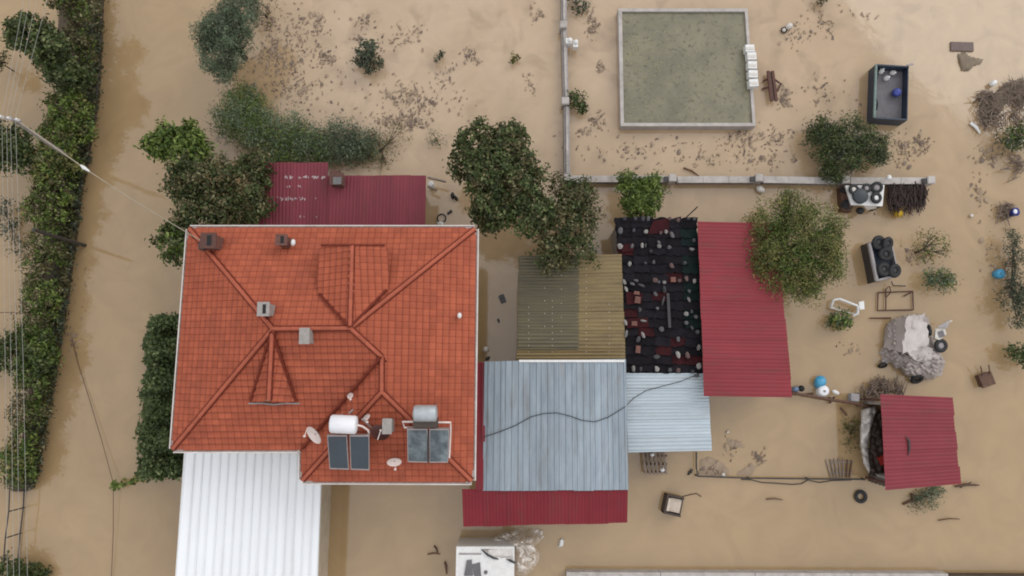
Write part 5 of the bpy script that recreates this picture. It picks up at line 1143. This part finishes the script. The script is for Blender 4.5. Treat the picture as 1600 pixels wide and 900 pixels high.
t = thing('chair', 'white garden chair toppled behind the tarpaulin covered machine', 'chair', Wp(1470, 518))
mb = MB(); P = [Wp(x, y, .8) for x, y in ((1462, 514), (1476, 511), (1479, 522), (1468, 532), (1461, 528))]; mb.hexa([p - Vector((0, 0, .07)) for p in P], P); build('seat', mb, mt['offwhite'], t)
mb = MB(); P = [Wp(x, y, .9) for x, y in ((1464, 511), (1480, 502), (1485, 500), (1480, 513))]; mb.hexa([p - Vector((0, 0, .06)) for p in P], P); build('backrest', mb, mt['greypaint'], t)
rail(t, 'leg', [(1479, 505, .9), (1487, 501, .7)], .04, 'offwhite'); rail(t, 'leg', [(1462, 515, .8), (1460, 530, .5)], .05, 'offwhite')
mb = MB(); mb.box(Wp(1471, 522, .84), (.25, .28, .02), (0, 0, .3)); build('seat_hole', mb, mt['bed'], t)
# stool, armchair
t = thing('stool', 'overturned brown wooden stool with two legs in the air', 'stool', Wp(1543, 592)); a = R(-14)
mb = MB(); p = Wp(1543, 593, .4); mb.box((p.x, p.y, .32), (.62, .62, .12), (0, 0, R(18))); mb.box((p.x, p.y, .12), (.56, .56, .3), (0, 0, R(18))); build('seat', mb, mt['wood'], t)
rail(t, 'leg', [(1536, 587, .4), (1532, 572, .55)], .03, 'wood'); rail(t, 'leg', [(1547, 585, .4), (1545, 570, .55)], .03, 'wood')
t = thing('armchair', 'dark framed armchair with cream cushions adrift south of pale blue roof', 'armchair', Wp(1049, 787), R(-13))
for nm, c_, s_, m_ in (('frame', (-.02, 0, .12), (.8, .84, .3), 'darkwood'), ('backrest', (-.36, 0, .42), (.08, .86, .5), 'darkwood'), ('back_cushion', (-.26, 0, .46), (.11, .56, .46), 'cream'), ('armrest', (0, .40, .40), (.8, .08, .3), 'darkwood'), ('armrest', (0, -.40, .40), (.8, .08, .3), 'darkwood'), ('seat_cushion', (.1, 0, .31), (.5, .6, .12), 'cream'), ('front_rail', (.38, 0, .3), (.06, .7, .16), 'darkwood')):
    mb = MB(); mb.box(c_, s_); build(nm, mb, mt[m_], t, local=True)
mb = MB(); mb.tube([Wp(x, y, .03) for x, y in ((1066, 776), (1078, 773), (1088, 771), (1096, 776))], .02, 4); tag(build('rope', mb, mt['rust'], None, Wp(1080, 774)), 'short curl of rope drifting right of the armchair', 'rope')
# pallet under the pale roof
t = thing('crate_stack', 'weathered slatted pallet poking out below the pale blue roof', 'pallet', Wp(1022, 722))
for k in range(6): 
    mb = MB(); p, q = Wp(1005 + k * 6.5, 706, .5), Wp(1009 + k * 6.2, 741, .35); d = (q - p); mb.box((p + q) / 2, (.1, d.length, .04), (R(-8), 0, R(5))); build('slat', mb, mt['palewood'], t)
for yy in (712, 725, 737): 
    mb = MB(); p, q = Wp(1006, yy, .36 - (yy - 712) * .004), Wp(1042, yy, .36 - (yy - 712) * .004); mb.box((p + q) / 2, ((q - p).length, .09, .06)); build('bearer', mb, mt['wood'], t)
for x, y, lab in ((1019, 710, 'white jug on the pallet tucked under the pale blue roof'), (1035, 734, 'white jug on the lower right corner of the weathered pallet')):
    p = Wp(x, y, .5); mb = MB(); mb.ball(p, (.11, .1, .13)); tag(build('jug', mb, mt['white'], None, p), lab, 'jug')
p, q = Wp(1075, 742, .05), Wp(1082, 733, .12); mb = MB(); mb.tube([p, (p + q) / 2 + Vector((.03, .02, .02)), q], [.04, .08, .03], 5); tag(build('log', mb, mt['iron'], None, p), 'black stub of wood by the corner of the wire fence', 'log')
# low fences
def fence(label, pts, z, posts, name='fence', r=.02, m_='iron'):
    t = thing(name, label, 'fence', Wp(*pts[len(pts) // 2]))
    mb = MB(); mb.tube([Wp(x, y, z) for x, y in pts], r * 1.5, 5); build('rail', mb, mt[m_], t)
    for x, y in posts: p = Wp(x, y, z); mb = MB(); mb.tube([(p.x, p.y, -.4), (p.x, p.y, z + .1)], r * 1.8, 5); build('post', mb, mt[m_], t)
    return t
fence('low sunken wire fence running from the pale blue roof to the small shed', [(1088, 706), (1088, 730), (1090, 744), (1170, 747), (1260, 748), (1352, 749)], .25, [(1089, 743), (1170, 747), (1262, 748), (1350, 749)], r=.025)
mb = MB(); mb.tube([Wp(x, y, .05) for x, y in ((1158, 749), (1175, 750), (1190, 754), (1210, 755), (1238, 757), (1252, 756), (1262, 750), (1280, 754), (1300, 751), (1330, 750))], .022, 4); tag(build('fence_wire', mb, mt['iron'], None, Wp(1238, 757)), 'loose wire sagging in the water below the sunken fence', 'wire')
for out_, sd_2, lab_ in (([(1091, 718), (1108, 712), (1130, 722), (1142, 735), (1140, 744), (1092, 744)], 61, 'silted drift caught in the left corner of the sunken fence'), ([(1150, 738), (1175, 722), (1182, 730), (1176, 744), (1152, 745)], 62, 'small silted drift along the sunken fence'), ([(1130, 680), (1160, 690), (1166, 700), (1140, 702)], 63, 'thin silt raft right of the pale blue roof')):
    tag(build('drift_mat', drape(out_, [(out_[2][0] - 12, out_[2][1] + 8, 40, 30, .02, 2)], 2.4, .02, sd_2, 8, .006), mt['driftsoft'], None, Wp(*out_[0])), lab_, None, None, 'stuff')
t = fence('narrow timber rail running from the bright red shed to the small shed', [(1238, 614), (1262, 618), (1295, 624), (1330, 629), (1372, 640)], .35, [(1244, 615), (1298, 624), (1345, 633)], r=.05, m_='wood')
mb = MB(); mb.tube([Wp(1296, 630, .1), Wp(1304, 620, .3)], .05, 5); build('brace', mb, mt['wood'], t)
for a, b, lab in (((1255, 617), (1271, 615), 'dark board lying along the timber rail near the black ball'), ((1313, 637), (1323, 649), 'brown stick drifting below the timber rail')):
    mb = MB(); mb.tube([Wp(*a, .1), Wp(*b, .1)], .05, 4); tag(build('stick', mb, mt['wood'], None, Wp(*a)), lab, 'stick')
p = Wp(1287, 602, .5); mb = MB(); mb.lathe((p.x, p.y, -.1), [(.22, 0), (.25, .1), (.25, .55), (.2, .62)], 14, (R(-25), 0, R(20))); tag(build('barrel', mb, mt['cyan'], None, (p.x, p.y, 0)), 'light blue barrel leaning behind the white barrel by the timber rail', 'barrel')
p = Wp(1289, 613, .5); mb = MB(); mb.lathe((p.x, p.y, -.1), [(.22, 0), (.25, .1), (.25, .5), (.2, .56)], 14, (R(-10), 0, 0)); o = build('barrel', mb, mt['tank'], None, (p.x, p.y, 0)); tag(o, 'white barrel upright at the timber rail in front of the blue one', 'barrel')
mb = MB(); mb.lathe((p.x, p.y + .05, .46), [(.06, 0), (.06, .03)], 10); build('bung', mb, mt['greypaint'], o)
p = Wp(1306, 613, .3); mb = MB(); mb.ball(p, (.2, .1, .1), rot=(0, .2, -.45)); tag(build('jug', mb, mt['white'], None, p), 'white jug lying on its side right of the white barrel', 'jug')
p = Wp(1252, 607, .3); mb = MB(); mb.ball(p, .15, 12, 8); tag(build('ball', mb, mt['black'], None, p), 'black ball beside the bottom right corner of the bright red shed', 'ball')
p = Wp(1243, 608, .3); mb = MB(); mb.lathe((p.x, p.y, .1), [(.1, 0), (.13, .05), (.13, .3)], 10); tag(build('bucket', mb, M('dull_blue_plastic', (.16, .22, .34), None, .4), None, p), 'dull blue bucket between the black ball and the bright red shed', 'bucket')
p = Wp(1336, 621, .4); mb = MB(); mb.box((p.x, p.y, .25), (.36, .34, .36), (0, 0, -.1)); o = build('crate', mb, M('grey_crate', (.36, .37, .42), None, .5), None, p); tag(o, 'light grey plastic crate on the timber rail near the small shed', 'crate')
mb = MB(); mb.box((p.x, p.y, .425), (.3, .28, .03), (0, 0, -.1)); build('crate_lid', mb, mt['greypaint'], o)
# tangle of branches beside the small shed
def branches(label, region, n, l, m_, seed, zmax=.5, name='branch_heap', ang=None):
    rg = random.Random(seed); mb = MB()
    for i in range(n):
        cx, cy, rx, ry = rg.choice(region); a_ = rg.uniform(0, 6.28); q = math.sqrt(rg.random()); x, y = cx + rx * q * math.cos(a_), cy + ry * q * math.sin(a_)
        z = rg.uniform(.03, zmax); p = Wp(x, y, z); a = rg.uniform(0, 3.14) if ang is None else rg.gauss(*ang); ll = rg.uniform(.4, 1) * l; d = Vector((math.cos(a), math.sin(a), rg.uniform(-.15, .15))) * ll; b = Vector((-d.y, d.x, 0)) * rg.uniform(-.25, .25)
        mb.tube([p - d, p + b, p + d], [.028, .022, .01], 4)
        if rg.random() < .6: mb.tube([p + b, p + b + Vector((d.x * .5 - d.y * .4, d.y * .5 + d.x * .4, .05))], [.018, .006], 4)
    return tag(build(name, mb, mt[m_]), label, None, None, 'stuff')
branches('tangle of dark branches beside the north west corner of the small shed', [(1360, 615, 18, 14), (1395, 606, 20, 8), (1375, 600, 14, 8)], 110, .38, 'drift', 31, .4, ang=(1.1, .7))
branches('grey heap of drift branches at the right edge below the white stick', [(1568, 168, 34, 26), (1588, 140, 22, 16), (1548, 182, 20, 20), (1597, 185, 14, 34), (1540, 152, 12, 10)], 230, .42, 'drift', 32, .4)
branches('scattered drift branches lower down the right edge', [(1585, 260, 14, 20), (1570, 330, 10, 14), (1582, 410, 12, 60)], 90, .35, 'drift', 33, .3)
mb = drape([(1528, 190), (1530, 160), (1548, 148), (1570, 130), (1602, 118), (1604, 160), (1590, 168), (1575, 160), (1560, 182), (1540, 200)], [(1570, 165, 50, 50, .05, 2)], 2.4, .04, 35, 6); tag(build('drift_mat', mb, mt['driftpale'], None, Wp(1570, 165)), 'matted reeds under the heap of branches at the right edge', None, None, 'stuff')
# pallet and submerged mesh by the fence
t = thing('pallet', 'sunken grey slatted pallet leaning at the fence near the white sheet', 'pallet', Wp(1312, 733))
for k in range(7): mb = MB(); p, q = Wp(1300 + k * 4.6, 716 + abs(k - 3) * 1.2, .12), Wp(1290 + k * 6.6, 746, .04); mb.box((p + q) / 2, (.055, (p - q).length, .05), (R(-5), 0, R(14 - k * 4.5))); build('slat', mb, mt['palewood'] if k < 5 else mt['wood'], t)
for yy in (722, 738): mb = MB(); p, q = Wp(1297, yy, .05), Wp(1332, yy, .05); mb.box((p + q) / 2, ((q - p).length, .07, .05)); build('bearer', mb, mt['palewood'], t)
tyre(1345, 776, .1, .22, .085, 'black tyre floating alone below the wire fence'); tyre(690, 341, .05, .2, .03, 'thin black hoop floating beside the maroon shed corner')
mb = MB(); p = Wp(688, 350, .1); mb.ball(p, (.2, .13, .1)); tag(build('bag', mb, mt['offwhite'], None, p), 'pale bag floating in the thin black hoop', 'bag')
mb = MB(); mb.tube([Wp(1492, 760, .1), Wp(1510, 757, .15), Wp(1530, 758, .1)], [.05, .07, .03], 5); mb.tube([Wp(1500, 762, .1), Wp(1518, 753, .2)], [.03, .02], 4); tag(build('branch', mb, mt['wood'], None, Wp(1510, 757)), 'brown branch caught at the lower right corner of the small shed', 'branch')
for i, (a, b, r_, lab) in enumerate((((1411, 788), (1431, 782), .05, 'brown stick at the drowned grey shrub'), ((1424, 771), (1427, 782), .07, 'short upright stub at the drowned grey shrub'), ((1466, 813), (1500, 811), .025, 'curved twig floating south of the drowned grey shrub'), ((1197, 780), (1223, 781), .03, 'short straight twig floating below the wire fence'), ((668, 866), (688, 866), .03, 'flat twig floating below the front eave'), ((678, 853), (684, 864), .04, 'forked twig standing on the flat twig'), ((695, 878), (698, 897), .05, 'upright dark stake left of the white cabin'), ((1068, 262), (1092, 275), .04, 'dark stick lying against the garden wall top'), ((1516, 192), (1531, 208), .08, 'straight white stick near the heap of branches'))):
    p, q = Wp(*a, .08), Wp(*b, .08); mb = MB(); mb.tube([p, (p + q) / 2 + Vector((.02, .05, .02)), q], [r_, r_ * 1.1, r_ * .6], 5); tag(build('stick', mb, mt['white'] if 'white stick' in lab else mt['wood'], None, p), lab, 'stick')
# floating oddments
def blob(x, y, r, m_, name, cat, lab, z=.1, sq=1): p = Wp(x, y, z); mb = MB(); mb.ball(p, (r, r * sq, r * .8), 10, 6, .08, (0, 0, rnd.uniform(0, 1))); return tag(build(name, mb, mt[m_], None, p), lab, cat)
o = blob(1233, 41, .2, 'offwhite', 'buoy', 'container', 'cream round container floating above the basin wall', .15, .8); blob(1225, 47, .1, 'offwhite', 'jug', 'jug', 'small pale jug ringed by black rubber right of the basin', .1)
tyre(1225, 47, .08, .13, .03, 'small black rubber ring around a pale jug')
blob(1552, 130, .2, 'white', 'container', 'container', 'white container floating at the top of the branch heap', .2, .7); blob(1518, 337, .09, 'offwhite', 'bottle', 'bottle', 'tiny white bottle floating left of the blue bucket', .1); blob(1330, 663, .06, 'white', 'bottle', 'bottle', 'tiny white speck of a bottle by the olive weeds')
blob(1188, 296, .18, 'offwhite', 'bag', 'bag', 'pale bag floating below the garden wall middle', .15, 1.3); blob(1389, 277, .12, 'white', 'bottle', 'bottle', 'white bottle perched on the garden wall above the tyres', .8)
blob(1130, 742, .1, 'offwhite', 'bottle', 'bottle', 'pale bottle caught in the wire fence near its left corner', .15); blob(1137, 675, .07, 'offwhite', 'bottle', 'bottle', 'tiny pale bottle right of the pale blue roof', .1)
p = Wp(890, 67, .5); mb = MB(); mb.box(p + Vector((-.05, 0, 0)), (.3, .26, .5)); mb.ball(p + Vector((0, .02, .3)), (.12, .12, .08)); tag(build('water_meter', mb, mt['white'], None, p), 'white topped box fixed against the garden wall, nearer one of the pair', 'box')
p = Wp(899, 70, .5); mb = MB(); mb.box(p + Vector((0, 0, -.05)), (.24, .34, .4)); mb.ball(p + Vector((.02, .06, .2)), (.11, .13, .08)); tag(build('water_meter', mb, mt['white'], None, p), 'white topped box standing off the garden wall, farther one of the pair', 'box')
blob(759, 546, .14, 'offwhite', 'jug', 'jug', 'cream jug between the house eave and grey blue roof', .4); blob(762, 560, .13, 'iron', 'tin', 'tin', 'black tin below the cream jug by the grey blue roof', .3, .6)
for a in ((785, 467, .55, .4, 'flat grey tile lying in the shallow water right of the house'), (779, 501, .2, .18, 'small grey flake lying below the flat grey tile')):
    p = Wp(a[0], a[1], .03); mb = MB(); mb.box(p, (a[2] * .5, a[3], .03), (0, 0, .4)); tag(build('slab', mb, mt['stone_grey'], None, p), a[4], 'slab')
p = Wp(1587, 330, .5); mb = MB(); mb.lathe((p.x, p.y, 0), [(.16, 0), (.2, .4), (.21, .42)], 12, (0, R(12), 0)); o = build('bucket', mb, mt['blue'], None, p); tag(o, 'dark blue bucket at the right edge above the bush row', 'bucket'); mb = MB(); mb.ball((p.x + .02, p.y, .44), (.1, .12, .06)); build('lid', mb, mt['tank'], o)
p = Wp(1563, 427, .4); mb = MB(); mb.lathe((p.x, p.y, -.05), [(.18, 0), (.24, .3), (.2, .42)], 12, (0, R(20), 0)); tag(build('bucket', mb, mt['cyan'], None, p), 'cyan bucket floating beside the bush row at the right', 'bucket')
p = Wp(1503, 73, .05); mb = MB(); mb.box(p, (1.1, .45, .08), (0, 0, -.03)); tag(build('door_mat', mb, mt['mat'], None, p), 'brown rectangular mat floating at the upper right', 'mat')
mb = drape([(1495, 84), (1508, 80), (1518, 88), (1538, 92), (1534, 100), (1522, 104), (1514, 112), (1502, 112)], [(1515, 96, 26, 20, .08, 2)], 1.8, .03, 41, 4, .02); tag(build('drift_mat', mb, mt['driftpale'], None, Wp(1515, 96)), 'ragged mat of reeds floating just below the brown mat', 'reed mat')
# bench-like pair of beams beside the basin
t = thing('bench', 'rusty wooden bench with two long beams floating beside the white crates', 'bench', Wp(1207, 135))
for x0, x1, m_ in ((1201, 1205, 'rust'), (1208, 1212, 'rust')): mb = MB(); p, q = Wp(x0, 111, .3), Wp(x1, 158, .3); mb.box((p + q) / 2, (.13, (q - p).length, .1), (0, 0, R(4.5))); build('beam', mb, mt[m_], t)
mb = MB(); p, q = Wp(1204.5, 112, .22), Wp(1208, 157, .22); mb.box((p + q) / 2, (.16, (q - p).length, .04), (0, 0, R(4.5))); build('seat_board', mb, mt['palewood'], t)
rail(t, 'leg', [(1192, 127, .1), (1203, 122, .3)], .05, 'rust'); rail(t, 'leg', [(1210, 124, .3), (1220, 131, .15), (1215, 142, .1), (1211, 140, .3)], .05, 'rust'); rail(t, 'leg', [(1191, 139, .08), (1203, 136, .3)], .05, 'rust')
for x, y, lab in ((707, 308, 'pair of black boots floating between the shed and the evergreen'),):
    mb = MB(); p = Wp(x, y, .1); mb.ball(p + Vector((0, .08, 0)), (.09, .17, .09)); mb.ball(p + Vector((.16, -.05, 0)), (.08, .15, .08), rot=(0, 0, .6)); tag(build('boots', mb, mt['black'], None, p), lab, 'boots')
mb = MB(); p, q = Wp(699, 334, .06), Wp(706, 329, .06); mb.tube([p, q], [.05, .07], 5); tag(build('log', mb, mt['stone_dark'], None, p), 'short dark log floating above the thin black hoop', 'log')

# ------------------------------------------------------------------ drift and drowned weeds, too many to count
rg = random.Random(51); mb = MB()
clusters = [(470, 50, 40, 30, 60), (440, 90, 35, 35, 110), (510, 90, 14, 14, 40), (500, 35, 8, 10, 14), (460, 140, 45, 28, 90), (570, 35, 12, 14, 14), (640, 55, 22, 14, 22), (630, 150, 22, 18, 60), (665, 165, 18, 18, 40), (610, 190, 24, 10, 60), (645, 190, 16, 14, 50), (560, 60, 10, 10, 12), (700, 120, 14, 20, 18), (735, 85, 12, 12, 26),
            (605, 65, 20, 14, 14), (925, 45, 9, 16, 36), (838, 22, 10, 12, 14), (826, 130, 10, 14, 14), (938, 105, 7, 7, 10), (935, 190, 12, 12, 34), (915, 205, 12, 6, 12), (1000, 240, 60, 25, 40), (1120, 240, 60, 22, 46), (1210, 215, 25, 15, 34), (1228, 155, 10, 14, 34), (1160, 215, 22, 12, 30), (1195, 250, 40, 12, 30), (1280, 30, 26, 22, 34), (1245, 55, 20, 18, 24), (1350, 25, 14, 5, 8), (1410, 235, 18, 22, 50), (1440, 225, 12, 16, 30), (1280, 140, 14, 20, 14), (1300, 160, 40, 30, 18),
            (1545, 245, 20, 12, 30), (1530, 300, 16, 30, 26), (1140, 700, 12, 12, 16), (1185, 715, 12, 10, 16), (1330, 545, 16, 12, 8), (1110, 735, 16, 8, 30), (118, 470, 14, 70, 14), (115, 530, 8, 20, 14), (1430, 400, 12, 16, 26), (1545, 400, 20, 40, 14), (1260, 350, 90, 60, 10), (1490, 690, 6, 16, 4), (730, 160, 30, 20, 8), (690, 130, 30, 20, 10), (540, 130, 60, 50, 26), (430, 60, 20, 60, 60), (880, 210, 8, 40, 5)]
for cx, cy, sx_, sy_, n in clusters:
    for i in range(int(n * 1.9)):
        x, y = rg.gauss(cx, sx_ * .62), rg.gauss(cy, sy_ * .62); p = Wp(x, y, rg.uniform(.012, .05)); l = abs(rg.gauss(.0, .055)) + .018 + (.12 if rg.random() < .03 else 0); a = rg.gauss(1.2, .7); m_ = rg.randint(5, 7); w_ = l * rg.uniform(.3, .8); c_, s_ = math.cos(a), math.sin(a)
        ring_ = []
        for k in range(m_):
            q = 2 * math.pi * k / m_; r_ = rg.uniform(.5, 1.15); u, v = l * r_ * math.cos(q), w_ * r_ * math.sin(q); ring_.append(p + Vector((u * c_ - v * s_, u * s_ + v * c_, 0)))
        mb.add(ring_ + [p + Vector((0, 0, rg.uniform(.01, .05)))], [(k, (k + 1) % m_, m_) for k in range(m_)], 1 if rg.random() < .72 else 0)
        if rg.random() < .25:
            d = Vector((c_, s_, .12)) * l * 2; mb.tube([p, p + d * .6 + Vector((-s_, c_, 0)) * l * .5, p + d], [.014, .011, .005], 4)
tag(build('drowned_weeds', mb, [mt['drift'], mt['driftsoft']]), 'dark tips of drowned weeds and drift scattered over the flooded field', None, None, 'stuff')
